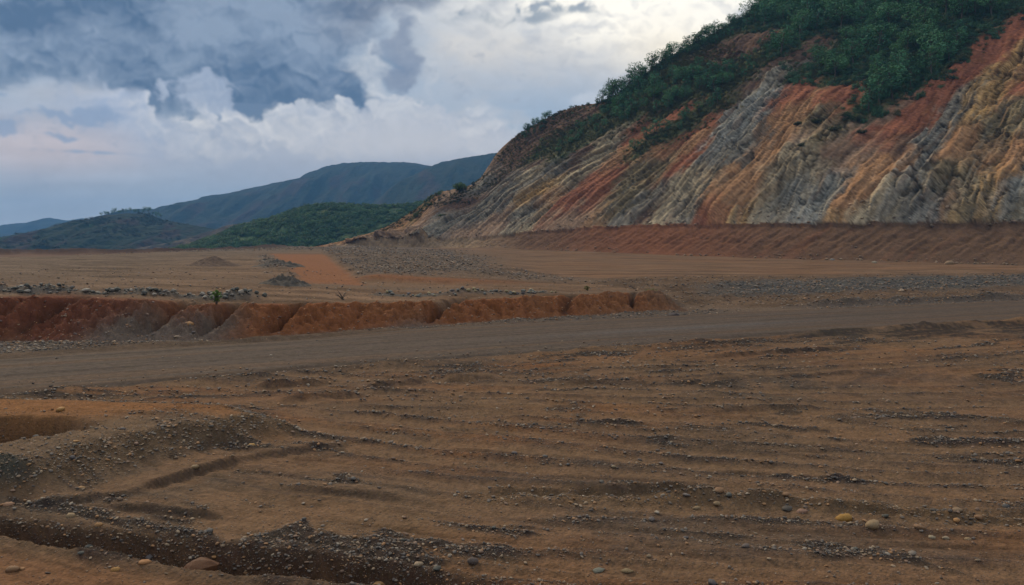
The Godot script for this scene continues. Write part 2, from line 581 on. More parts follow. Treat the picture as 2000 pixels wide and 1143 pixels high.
static func road_mid(x: float) -> float:
	var k := clampf(x, -50.0, 100.0)
	return 31.2 + 0.545 * k - 0.0024 * k * k + (x - k) * (0.78 if x < 0.0 else 0.07)


static func along(px: float, py: float, ax: float, ay: float, bx: float, by: float) -> Vector2:
	# (share of the way, signed distance: positive on the far side of a line that runs to +x)
	var dx := bx - ax
	var dy := by - ay
	var l := sqrt(dx * dx + dy * dy)
	return Vector2(((px - ax) * dx + (py - ay) * dy) / (l * l), ((py - ay) * dx - (px - ax) * dy) / l)


# steps in the trodden earth: from x, depth to x, depth, height
var STEPS := [[-5.4, 10.95, -4.35, 12.75, 0.14], [-6.6, 10.3, -5.2, 11.0, 0.08], [-4.4, 12.7, -3.0, 13.6, 0.09], [-5.6, 10.35, -3.6, 9.9, 0.1], [-1.2, 13.4, 1.8, 12.5, 0.06], [0.4, 11.6, 3.4, 11.2, 0.05], [-3.4, 11.2, -1.4, 10.5, 0.07], [2.6, 14.0, 6.5, 13.4, 0.05],
	[-6.6, 19.6, -4.6, 19.9, 0.16], [-3.6, 19.3, -1.9, 20.2, 0.14], [-1.8, 20.4, -0.3, 20.6, 0.2], [3.2, 10.7, 7.2, 9.6, 0.08], [-0.6, 10.9, 2.9, 10.9, 0.10], [4.0, 16.5, 9.0, 17.2, 0.06], [-5.4, 17.8, -3.6, 18.2, 0.10], [5.0, 20.6, 11.0, 21.8, 0.09], [1.0, 19.8, 6.0, 20.3, 0.07], [3.0, 12.0, 5.2, 11.5, 0.10], [6.0, 24.6, 12.5, 27.2, 0.12]]
# pairs of wheel tracks: depth at x = 0, slope, bend, from x, to x, how deep
var TRACKS := [[14.2, -0.357, 0.0206, -6.0, 13.0, 1.0], [13.2, -0.40, 0.016, -5.0, 12.0, 0.9], [18.8, -0.175, 0.0125, -10.0, 22.0, 0.9], [16.9, -0.14, 0.011, -5.0, 20.0, 0.7], [9.3, 0.03, -0.006, -1.5, 9.0, 0.6], [12.0, -0.30, 0.02, -3.0, 10.0, 0.8], [21.6, 0.12, 0.006, -12.0, 22.0, 0.8], [19.9, 0.3, 0.004, -13.0, 24.0, 0.6]]
var TRENCH := [Vector2(-12.0, 10.3), Vector2(-8.2, 9.85), Vector2(-6.2, 9.5), Vector2(-3.6, 8.72), Vector2(-2.2, 8.35), Vector2(-0.7, 7.85), Vector2(1.2, 7.1), Vector2(3.0, 6.5)]
var BANK := [Vector2(-15.0, 17.2), Vector2(-9.0, 15.9), Vector2(-5.9, 15.3), Vector2(-4.9, 14.4), Vector2(-6.1, 13.1), Vector2(-6.9, 11.6), Vector2(-8.0, 10.7), Vector2(-15.0, 10.2)]
# washed gullies in the earth bank: x at the top, depth, width, how far back they cut, lean
var BANK_FOOT := [Vector2(-45, 10.0), Vector2(-26, 9.3), Vector2(-19, 8.6), Vector2(-14.5, 6.3), Vector2(-11, 5.1), Vector2(-5, 5.9), Vector2(0, 6.4), Vector2(9, 7.2), Vector2(30, 7.2)]
var BANK_TOP := [Vector2(-40, 1.75), Vector2(-19, 1.6), Vector2(-12, 1.28), Vector2(-4, 0.98), Vector2(3, 0.95), Vector2(9, 1.08), Vector2(40, 1.0)]
var GULLY := [[-13.5, 0.75, 0.55, 1.6, 1.5], [-11.55, 0.7, 0.4, 1.0, 0.9], [-9.2, 0.75, 0.33, 0.5, 0.9], [-3.1, 0.85, 0.6, 2.8, 1.6], [3.2, 0.16, 0.4, 0.6, 0.8], [6.9, 0.45, 0.26, 0.8, 0.7], [-17.6, 0.22, 0.5, 0.8, 1.8]]


# height (gh), base colour (gc), kind (gk) and gravel (gg) of the open ground at x, depth d
func ground(x: float, d: float) -> float:
	var mid := road_mid(x)
	var q := d - mid
	var lo := fb.get_noise_2d(x * 0.045, d * 0.045)
	var me := fb.get_noise_2d(x * 0.28 + 50.0, d * 0.34)
	var fine := fb.get_noise_2d(x * 1.7, d * 2.1 + 30.0)
	gk = 0
	gn = -1.0
	var h := 0.0
	var dust := Color(0.184, 0.112, 0.064)
	var grey := Color(0.100, 0.075, 0.056)
	var black := Color(0.034, 0.028, 0.026)
	var rust := Color(0.235, 0.098, 0.038)
	if q < 9.0:
		# trodden, scraped earth between us and the road: long low ribs along the way of driving
		var xl := clampf(x, -9.0, 12.0)
		var sweep := smoothstep(13.0, 23.0, d)
		var turn := 0.5 * sweep
		var w := d - lerpf(-0.30 * xl + 0.0135 * xl * xl, 0.5 * x, sweep) + 0.5 * lo + 0.22 * me
		var s := x + turn * d
		var rib := rd.get_noise_2d(s * 0.085, w * 0.62)
		var rib2 := fb.get_noise_2d(s * 0.22 + 9.0, w * 2.9)
		var scrape := fb.get_noise_2d(s * 0.07 + 29.0, w * 3.6)
		var calm := smoothstep(0.25, -0.25, fb.get_noise_2d(s * 0.05 + 20.0, w * 0.16 + 4.0))
		var amp := lerpf(1.0, 0.35, calm)
		h = 0.09 * lo + 0.025 * me + amp * (0.035 * rib + 0.028 * rib2) + 0.026 * scrape + 0.020 * fine + 0.012 * amp * fb.get_noise_2d(x * 7.0, d * 8.0)
		gg = clampf(0.42 + 0.75 * rib2 - 0.35 * rib - 0.55 * calm + 0.5 * me, 0.0, 1.0)
		gg = maxf(gg, smoothstep(0.15, 0.55, fb.get_noise_2d(s * 0.16 + 70.0, w * 0.75)) * 0.95)
		gg = maxf(gg, smoothstep(0.18, 0.42, fb.get_noise_2d(x * 0.33 + 5.0, d * 0.5 + 0.12 * x)) * 0.9 * smoothstep(20.0, 15.0, d))
		var flat := smoothstep(0.12, 0.35, fb.get_noise_2d(x * 0.24 + 45.0, d * 0.36))
		h -= amp * (0.035 * rib + 0.028 * rib2) * flat * 0.8
		gg *= 1.0 - 0.8 * flat
		h += 0.03 * smoothstep(0.5, 0.9, gg) * (0.6 + fine)
		if d > 18.0:
			gg = clampf(gg + 0.35 * smoothstep(-14.0, -7.0, q) * (1.0 - smoothstep(-6.5, -5.2, q)), 0.0, 1.0)
		var c := dust.lerp(rust, clampf(0.22 + 0.9 * fb.get_noise_2d(x * 0.11 + 7.0, d * 0.16), 0.0, 0.75))
		c = c.lerp(grey, clampf(0.28 + 0.5 * fb.get_noise_2d(s * 0.09, w * 0.3 + 60.0) + 0.8 * fb.get_noise_2d(x * 0.09 + 17.0, d * 0.15) + 0.4 * smoothstep(18.0, 24.0, d) * smoothstep(2.0, -9.0, x), 0.0, 0.85))
		c = c * (1.0 + 0.30 * rib2 + 0.22 * fine + 0.35 * scrape)
		c = c.lerp(black * 1.3, smoothstep(0.22, 0.5, scrape + 0.3 * fine) * 0.5)
		c = c.lerp(Color(0.205, 0.120, 0.068), flat * 0.55)
		gc = c.lerp(grey * 0.62, smoothstep(0.25, 0.8, gg) * 0.7).lerp(black, smoothstep(0.5, 0.9, gg + 0.35 * fine) * 0.75)
		for u in TRACKS:
			if x < u[3] or x > u[4]:
				continue
			var yt: float = u[0] + u[1] * x + u[2] * x * x + 0.25 * lo
			if absf(d - yt) > 2.2:
				continue
			var sl: float = u[1] + 2.0 * u[2] * x
			var off := (d - yt) / sqrt(1.0 + sl * sl)
			var faint: float = u[5] * smoothstep(u[3], u[3] + 2.0, x) * (1.0 - smoothstep(u[4] - 2.0, u[4], x)) * (0.9 + 0.4 * n1.get_noise_2d(x * 0.12, yt))
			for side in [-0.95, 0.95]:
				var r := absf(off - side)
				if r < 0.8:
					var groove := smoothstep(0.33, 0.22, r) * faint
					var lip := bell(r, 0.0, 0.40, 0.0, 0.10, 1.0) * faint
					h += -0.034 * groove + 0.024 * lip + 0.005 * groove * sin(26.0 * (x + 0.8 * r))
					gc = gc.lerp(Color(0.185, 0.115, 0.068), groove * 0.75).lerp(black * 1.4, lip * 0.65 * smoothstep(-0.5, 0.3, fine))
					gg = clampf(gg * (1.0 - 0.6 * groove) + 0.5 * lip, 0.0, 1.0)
		for e in STEPS:
			if absf(d - (e[1] + e[3]) * 0.5) > 2.6 or x < e[0] - 1.0 or x > e[2] + 1.0:
				continue
			var g := along(x, d, e[0], e[1], e[2], e[3])
			var far := g.y + 0.14 * me + 0.06 * fine
			var ends := smoothstep(-0.1, 0.2, g.x) * (1.0 - smoothstep(0.75, 1.1, g.x))
			h += e[4] * ends * smoothstep(-0.07, 0.05, far) * exp(-maxf(far, 0.0) / 0.7)
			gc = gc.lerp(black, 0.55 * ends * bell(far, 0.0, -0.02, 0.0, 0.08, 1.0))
		if d < 19.0 and x < -2.0:
			# the low spit of tipped earth at the left, with a hollow dug into it
			var sd := 1e9
			var inside := false
			var n := BANK.size()
			for k in n:
				var a: Vector2 = BANK[k]
				var b: Vector2 = BANK[(k + 1) % n]
				var v := b - a
				var pt := Vector2(x, d) - a
				sd = minf(sd, (pt - v * clampf(pt.dot(v) / v.length_squared(), 0.0, 1.0)).length())
				if (a.y > d) != (b.y > d) and x < (b.x - a.x) * (d - a.y) / (b.y - a.y) + a.x:
					inside = not inside
			if inside:
				sd = -sd
			sd += 0.35 * me + 0.06 * fine
			var up := smoothstep(0.95, -0.2, sd)
			h += 0.42 * up
			var crown := smoothstep(0.25, -0.3, sd)
			var orange := crown * smoothstep(12.9, 14.9, d + 0.9 * me)
			gc = gc.lerp(Color(0.255, 0.118, 0.048), orange * 0.85).lerp(Color(0.17, 0.115, 0.072), crown * (1.0 - orange) * 0.7)
			var flank := up * (1.0 - crown)
			gc = gc.lerp(Color(0.115, 0.076, 0.046) * (1.0 + 0.5 * fine), clampf(flank * 2.0, 0.0, 0.85))
			gg = clampf(gg * (1.0 - crown * 0.5) + flank * 1.6 + 0.25 * crown * (1.0 - orange), 0.0, 1.0)
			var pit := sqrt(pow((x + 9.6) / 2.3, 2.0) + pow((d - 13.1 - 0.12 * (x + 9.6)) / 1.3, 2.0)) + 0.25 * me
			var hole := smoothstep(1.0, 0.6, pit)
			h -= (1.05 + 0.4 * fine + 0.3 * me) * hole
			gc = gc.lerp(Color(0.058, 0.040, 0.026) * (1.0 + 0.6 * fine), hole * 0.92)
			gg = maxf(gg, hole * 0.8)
			var lump := bell(x, d, -7.6, 10.95, 0.75, 0.35)
			h += lump * (0.22 + 0.2 * me + 0.1 * fine)
			gc = gc.lerp(Color(0.06, 0.055, 0.045), smoothstep(0.2, 0.7, lump))
			gg = maxf(gg, lump)
		if d < 11.5 and x < 3.5:
			# the open trench along the bottom, its far side steep and full of pebbles
			for k in TRENCH.size() - 1:
				var a: Vector2 = TRENCH[k]
				var b: Vector2 = TRENCH[k + 1]
				if x < a.x or x >= b.x:
					continue
				var yc := lerpf(a.y, b.y, (x - a.x) / (b.x - a.x)) + 0.1 * me + 0.03 * fine
				var r := d - yc
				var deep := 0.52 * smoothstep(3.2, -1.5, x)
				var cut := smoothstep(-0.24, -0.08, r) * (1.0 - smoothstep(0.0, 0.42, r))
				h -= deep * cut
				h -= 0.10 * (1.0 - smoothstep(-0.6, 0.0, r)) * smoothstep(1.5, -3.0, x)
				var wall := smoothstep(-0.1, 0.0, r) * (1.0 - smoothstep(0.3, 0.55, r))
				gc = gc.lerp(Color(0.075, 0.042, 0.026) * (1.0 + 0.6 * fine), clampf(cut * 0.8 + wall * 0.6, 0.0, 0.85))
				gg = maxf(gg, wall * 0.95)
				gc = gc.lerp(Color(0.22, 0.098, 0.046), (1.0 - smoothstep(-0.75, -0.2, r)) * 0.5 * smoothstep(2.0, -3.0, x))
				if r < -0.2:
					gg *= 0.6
		# the heap of stones washed together along a line at the right
		var line := bell(d, 0.0, 10.75 - 0.035 * pow(maxf(x - 1.0, 0.0), 1.75) + 0.12 * me, 0.0, 0.28, 1.0) * smoothstep(-1.6, 0.0, x) * (1.0 - smoothstep(8.0, 11.0, x))
		h += line * (0.05 + 0.09 * me + 0.05 * fine)
		gg = maxf(gg, line * 0.9)
		gc = gc.lerp(Color(0.16, 0.10, 0.052), line * 0.5)
		if q > -7.0:
			var k := smoothstep(-6.3, -5.0, q)
			h = lerpf(h, -0.05, k)
			h += 0.16 * bell(q, 0.0, -6.1, 0.0, 0.6, 1.0) * (0.5 + me + smoothstep(8.0, 22.0, x))
			gc = gc.lerp(Color(0.105, 0.074, 0.053) * (1.0 + 0.4 * fine), k)
	if q > 4.0:
		# beyond the road: windrow, earth bank with gullies, then the levelled plain rising to the hill
		var left := smoothstep(-7.0, -18.0, x)
		var qb := knots(BANK_FOOT, x) + 0.3 * lo + 0.2 * me
		var has := 1.0 - smoothstep(8.6, 10.4, x + 0.6 * me + 0.25 * (q - 8.0))
		var wide := 1.75 + 0.5 * left
		var e := clampf((q - qb) / wide, 0.0, 1.0)
		gn = (q - qb) / wide if has > 0.4 else -1.0
		var top := knots(BANK_TOP, x) + 0.05 * lo + (0.07 * me + 0.05 * fine) * has
		var rise := has * clampf(1.1 * e + (0.10 * fine + 0.10 * me) * e, 0.0, 1.0) + (1.0 - has) * (0.85 * smoothstep(6.5, 22.0, q))
		prof(x)
		var away := pB - d
		var f := clampf((q - 14.0) / maxf(pB - mid - 14.0, 10.0), 0.0, 1.0)
		var plain := lerpf(top, pG, pow(f, 1.15))
		h = lerpf(h, plain * rise, smoothstep(4.0, 6.0, q))
		h += smoothstep(6.0, 9.0, q) * (0.07 * lo * minf(d * 0.03, 2.5) + 0.025 * me + 0.008 * fine)
		if has > 0.02 and e > 0.0 and e < 1.0:
			var lump := 0.5 - ce.get_noise_2d(x * 1.7 + 0.3 * fine, q * 1.9) - 0.8
			h += has * sin(PI * e) * (0.18 * me + 0.22 * fine + 0.10 * lump + 0.09 * cv.get_noise_2d(x * 2.6 + 0.4 * fine, q * 3.4) + 0.06 * cv.get_noise_2d(x * 6.0, q * 7.0 + fine) + 0.10 * (0.3 - rd.get_noise_2d(x * 0.75 + 0.3 * q, q * 0.25)) + 0.05 * fb.get_noise_2d(x * 6.0, q * 6.0))

		# windrow of graded gravel along the far edge of the road
		var wr := bell(q, 0.0, qb - 0.9 + 0.3 * me, 0.0, 0.45, 1.0)
		h += wr * (0.12 + 0.12 * me + 0.14 * smoothstep(12.0, 24.0, x))
		var bare := Color(0.205, 0.128, 0.080).lerp(Color(0.175, 0.124, 0.088), smoothstep(-6.0, -30.0, x + 0.12 * d))
		bare = bare.lerp(Color(0.225, 0.12, 0.066), clampf(0.3 + 0.9 * fb.get_noise_2d(x * 0.03, d * 0.05), 0.0, 1.0) * smoothstep(-20.0, 20.0, x))
		bare = bare * (0.86 + 0.35 * fb.get_noise_2d(x * 0.07 + 3.0, d * 0.28) + 0.12 * me + 0.5 * fb.get_noise_2d(x * 0.022 + 13.0, d * 0.75))
		var c := bare
		var g := 0.02 + 0.3 * me
		var red := Color(0.235, 0.092, 0.040).lerp(Color(0.15, 0.056, 0.033), smoothstep(-9.0, -17.0, x + 1.5 * me))
		red = red.lerp(Color(0.24, 0.12, 0.06), clampf(0.25 * smoothstep(-2.0, 4.0, x) + 0.5 * me, 0.0, 0.6))
		var on := has * smoothstep(-0.15, 0.1, e) * (1.0 - smoothstep(qb + wide - 0.1, qb + wide + 0.35 + 1.3 * left, q + 0.5 * me))
		on *= smoothstep(qb - 0.2, qb + 0.15, q)
		c = c.lerp(red, on)
		if e > 0.0 and e < 1.0 and has > 0.5:
			gk = 1
			g = 0.45 + 0.6 * fine
			c = c * (1.0 + 0.45 * fine)
		if has > 0.1 and q < 16.0:
			for u in GULLY:
				if absf(x - u[0]) > 4.0:
					continue
				var xc: float = u[0] - 0.75 * u[4] * (1.0 - e) + 0.35 * maxf(q - qb - wide, 0.0) + 0.3 * me + 0.12 * fine
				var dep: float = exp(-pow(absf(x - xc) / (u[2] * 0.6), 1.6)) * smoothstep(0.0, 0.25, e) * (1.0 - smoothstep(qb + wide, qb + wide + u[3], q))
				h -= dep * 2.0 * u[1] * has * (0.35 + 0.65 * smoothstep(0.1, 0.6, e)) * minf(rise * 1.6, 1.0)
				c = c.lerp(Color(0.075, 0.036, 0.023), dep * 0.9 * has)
			var fan := (bell(x, q, -14.6 + 0.0, qb + 0.4, 1.5, 1.0) + bell(x, q, -12.0, qb + 0.5, 1.0, 0.9) + 0.7 * bell(x, q, -4.6, qb - 0.2, 1.0, 0.5))
			c = c.lerp(Color(0.16, 0.125, 0.10), clampf(fan * 1.3 + 0.6 * me * fan, 0.0, 0.9))
			g = maxf(g, fan * 0.8)
		# foot of the bank
		var foot := (1.0 - smoothstep(qb - 0.25, qb + 0.25, q)) * smoothstep(4.4, 5.4, q)
		c = c.lerp(Color(0.115, 0.092, 0.075) * (1.0 + 0.4 * fine), foot * 0.9)
		g = maxf(g, foot * 0.75 + wr * 0.4)
		# gravelly ground where the bank ends, with dark bands
		if x > 6.0:
			var br := (1.0 - has) * smoothstep(5.5, 7.5, q) * (1.0 - smoothstep(24.0, 32.0, q))
			h += br * 0.24 * rd.get_noise_2d(x * 0.13, q * 0.3)
			c = c.lerp(Color(0.13, 0.086, 0.056) * (1.0 + 0.5 * me), br * 0.8)
			var band := smoothstep(11.5, 14.0, q + 1.6 * me - 0.05 * (x - 20.0)) * (1.0 - smoothstep(19.0, 22.0, q + 2.0 * me - 0.05 * (x - 20.0))) * smoothstep(11.0, 17.0, x + 3.0 * me)
			c = c.lerp(Color(0.088, 0.086, 0.08), band * 0.9)
			g = maxf(g, maxf(band * 0.9, br * 0.5))
			var ditch := bell(q, 0.0, 6.8 + 0.2 * me, 0.0, 0.5, 1.0) * smoothstep(15.0, 21.0, x)
			h += ditch * 0.16
			c = c.lerp(Color(0.06, 0.055, 0.05), ditch * 0.85)
			g = maxf(g, ditch)
		var row1 := along(x, d, -24.5, 30.4, -11.0, 34.9)
		var row2 := along(x, d, -7.6, 39.6, 3.0, 44.0)
		var heapy := bell(row1.y, 0.0, 0.1 + 0.3 * me, 0.0, 0.5, 1.0) * smoothstep(-0.6, -0.5, row1.x) * (1.0 - smoothstep(0.9, 1.02, row1.x)) + 0.7 * bell(row2.y, 0.0, 0.3 * me, 0.0, 0.55, 1.0) * smoothstep(-0.02, 0.1, row2.x) * (1.0 - smoothstep(0.9, 1.02, row2.x))
		if heapy > 0.02:
			h += heapy * (0.22 + 0.2 * me + 0.1 * fine)
			c = c.lerp(Color(0.105, 0.098, 0.088), clampf(heapy * 1.3, 0.0, 0.9))
			g = maxf(g, heapy)
		# the plain: a strip of red subsoil, a field of dark gravel beside it, a low red step
		if d > 40.0 and x < 25.0:
			var sm := -10.9 - 0.31 * (d - 47.0)
			var hw := 1.9 + 0.03 * (d - 47.0)
			var strip := (1.0 - smoothstep(hw - 0.5, hw + 0.4, absf(x - sm) + 0.5 * me)) * smoothstep(45.5, 48.5, d + me) * (1.0 - smoothstep(112.0, 122.0, d))
			var field := smoothstep(sm + hw, sm + hw + 1.0, x + 0.8 * me) * smoothstep(54.5, 58.0, d + 1.5 * me - 0.12 * x) * (1.0 - smoothstep(-4.0, 9.0, x + 0.12 * (d - 60.0) + 5.0 * lo + 2.0 * me)) * (1.0 - smoothstep(170.0, 215.0, d))
			field = maxf(field, smoothstep(130.0, 165.0, d) * (1.0 - smoothstep(-30.0, -18.0, x + 6.0 * lo)) * smoothstep(-110.0, -70.0, x))
			field *= 0.55 + 0.45 * smoothstep(-0.25, 0.15, fb.get_noise_2d(x * 0.11 + 15.0, d * 0.16))
			h += field * (0.35 * smoothstep(54.0, 60.0, d) + 0.12 * rd.get_noise_2d(x * 0.3, d * 0.3) + 0.05 * fine)
			c = c.lerp(Color(0.125, 0.100, 0.080) * (1.0 + 0.5 * fine), field * 0.85)
			g = maxf(g, field * 0.9)
			c = c.lerp(Color(0.26, 0.112, 0.055), strip * 0.9)
			g *= 1.0 - strip * 0.8
			var step := smoothstep(52.0, 53.6, d + 0.8 * me - 0.1 * x) * smoothstep(-11.5, -9.5, x) * (1.0 - smoothstep(-5.0, 5.0, x))
			h += step * 0.3
			c = c.lerp(Color(0.215, 0.098, 0.05), step * (1.0 - smoothstep(54.6, 56.4, d + 1.4 * me - 0.1 * x)))
			var lane := bell(d + 0.1 * x, 0.0, 45.8 + 0.8 * lo, 0.0, 1.5, 1.0) * smoothstep(-22.0, -14.0, x)
			c = c.lerp(Color(0.175, 0.122, 0.085), lane * 0.8)
			g *= 1.0 - lane
			# rubble along the left side of the strip
			var rub := bell(x, 0.0, sm - hw - 1.2 + me, 0.0, 1.1, 1.0) * smoothstep(44.0, 48.0, d) * (1.0 - smoothstep(92.0, 105.0, d)) * smoothstep(-0.25, 0.2, fb.get_noise_2d(x * 0.12, d * 0.12))
			h += rub * (0.22 + 0.2 * me + 0.12 * fine)
			c = c.lerp(Color(0.125, 0.11, 0.095), rub * 0.85)
			g = maxf(g, rub)
		# far left edge: a dark raw bank, brown ground before it
		if x < -40.0 and d > 100.0:
			var lefter := smoothstep(-60.0, -95.0, x + 0.2 * (d - 200.0))
			c = c.lerp(Color(0.15, 0.075, 0.045), lefter * smoothstep(120.0, 190.0, d + 30.0 * lo) * 0.65)
			var edge := smoothstep(238.0, 243.0, d + 5.0 * lo) * smoothstep(-60.0, -78.0, x)
			h += edge * (1.75 + 0.5 * me + 0.4 * lo)
			c = c.lerp(Color(0.045, 0.026, 0.022), edge * 0.95)
			h -= smoothstep(250.0, 258.0, d) * 3.0 * smoothstep(-60.0, -70.0, x)
		if away < 0.0:
			h -= smoothstep(0.0, 8.0, -away) * 4.0
		var t2 := smoothstep(4.0, 5.6, q)
		gc = gc.lerp(c, t2) if q < 9.0 else c
		gg = lerpf(gg, clampf(g, 0.0, 1.0), t2) if q < 9.0 else clampf(g, 0.0, 1.0)
	ge = q
	gh = h
	return h


func make_ground() -> void:
	var us := PackedFloat32Array()
	var u := -1.7
	while u < 1.7:
		us.append(u)
		u += 0.0023 if absf(u + 0.0115) < 0.76 else 0.022
	var ds := PackedFloat32Array()
	for k in 9:
		ds.append(-26.0 + k * 3.6)
	var d := 6.4
	while d < 300.0:
		ds.append(d)
		d += minf(d * d * 0.00048, 0.0075 * d)
	var nx := us.size()
	var nd := ds.size()
	var pos := PackedVector3Array()
	var col := PackedColorArray()
	var cls := PackedByteArray()
	pos.resize(nx * nd)
	col.resize(nx * nd)
	cls.resize(nx * nd)
	var at := 0
	for j in nd:
		d = ds[j]
		var reach := maxf(d, 7.0)
		for i in nx:
			var x := us[i] * reach
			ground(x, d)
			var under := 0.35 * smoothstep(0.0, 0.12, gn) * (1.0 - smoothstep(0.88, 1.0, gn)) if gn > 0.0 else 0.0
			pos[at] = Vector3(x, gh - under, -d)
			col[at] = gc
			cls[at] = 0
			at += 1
	var nrm := grid_normals(nx, nd, pos)
	var o := solid("ground", sheet(nx, nd, pos, col, nrm, cls, 0), M.ground)
	tag(o, "scraped brown mine ground of dust, ruts and gravel", "ground", "", "structure")
	var bx := 880
	var bq := 84
	pos = PackedVector3Array()
	col = PackedColorArray()
	for j in bq:
		for i in bx:
			var x := -50.0 + pow(float(i) / (bx - 1), 0.8) * 61.5
			var q := knots(BANK_FOOT, x) - 0.75 + 4.1 * j / (bq - 1)
			var dd := road_mid(x) + q
			ground(x, dd)
			var lie := 0.012 if j > 1 and j < bq - 2 and i < bx - 2 else -0.12
			pos.append(Vector3(x, gh + lie, -dd))
			col.append(gc)
	o = solid("earth_embankment", sheet(bx, bq, pos, col, grid_normals(bx, bq, pos)), M.ground)
	tag(o, "low raw red earth embankment cut by gullies along the far side of the road", "embankment", "", "structure")
	# the low country below the plateau, out to the horizon
	pos = PackedVector3Array()
	col = PackedColorArray()
	for j in 41:
		for i in 61:
			var x := -3300.0 + i * 110.0
			var dd := -300.0 + j * 92.0
			pos.append(Vector3(x, -9.0 + 2.5 * fb.get_noise_2d(x * 0.001, dd * 0.001), -dd))
			col.append(Color(0.09, 0.095, 0.05))
	o = solid("terrain", sheet(61, 41, pos, col, grid_normals(61, 41, pos)), M.far)
	tag(o, "low green country beyond the edge of the mine plateau", "terrain", "", "structure")


func make_road() -> void:
	var nx := 620
	var nq := 90
	var pos := PackedVector3Array()
	var col := PackedColorArray()
	for j in nq:
		var v := float(j) / (nq - 1)
		for i in nx:
			var x := -34.0 + pow(float(i) / (nx - 1), 1.25) * 134.0
			var mid := road_mid(x)
			var far := 5.3 - 2.1 * smoothstep(-2.0, -11.0, x) + 0.6 * fb.get_noise_2d(x * 0.2, 3.0)
			var near := -5.4 + 0.9 * fb.get_noise_2d(x * 0.14, 9.0)
			var q := lerpf(near, far, v)
			var edge := smoothstep(0.0, 0.06, v) * (1.0 - smoothstep(0.94, 1.0, v))
			var streak := fb.get_noise_2d(x * 0.035, q * 1.5)
			var fine := fb.get_noise_2d(x * 0.5, q * 5.0)
			var h := lerpf(-0.09, 0.03, edge) + 0.05 * (1.0 - pow(v * 2.0 - 1.0, 2.0)) - 0.03 * (bell(q, 0.0, -2.6, 0.0, 0.4, 1.0) + bell(q, 0.0, -0.4, 0.0, 0.4, 1.0) + bell(q, 0.0, 1.3, 0.0, 0.35, 1.0) + bell(q, 0.0, 3.2, 0.0, 0.35, 1.0)) + 0.03 * streak + 0.006 * fine
			pos.append(Vector3(x, h, -(mid + q)))
			var c := Color(0.112, 0.082, 0.062).lerp(Color(0.078, 0.060, 0.048), clampf(0.4 + 1.3 * streak, 0.0, 1.0))
			c = c.lerp(Color(0.125, 0.080, 0.052), smoothstep(0.0, 0.35, fb.get_noise_2d(x * 0.02 + 5.0, q * 0.9 + 4.0)) * 0.7)
			c = c.lerp(Color(0.12, 0.11, 0.105), bell(x, q, 8.0, -1.6, 7.0, 0.9) * 0.6)
			c = c.lerp(Color(0.09, 0.07, 0.057), 0.4 * (bell(q, 0.0, -2.6, 0.0, 0.4, 1.0) + bell(q, 0.0, -0.4, 0.0, 0.4, 1.0) + bell(q, 0.0, 1.3, 0.0, 0.35, 1.0) + bell(q, 0.0, 3.2, 0.0, 0.35, 1.0)) * (0.6 + streak))
			col.append(c * (1.0 + 0.2 * fine))
	var o := solid("road", sheet(nx, nq, pos, col, grid_normals(nx, nq, pos)), M.road)
	tag(o, "wide graded grey brown dirt haul road crossing the mine", "road", "", "structure")


# place on the cut hill: x and the distance t behind its foot
func hill_height(x: float, t: float) -> float:
	prof(x)
	var tb := pH * 1.75
	if t < 0.0:
		return pG + t * 0.35
	if t < tb:
		return pG + pH * t / tb
	var tau := (t - tb) / (pD - pB - tb)
	var hb := pG + pH
	if tau < 1.0:
		return hb + (pR - hb) * pow(tau, 0.8)
	return pR - (t - (pD - pB)) * 0.5


var dk := Color.WHITE     # colour found by cut()
var dg := 0.0

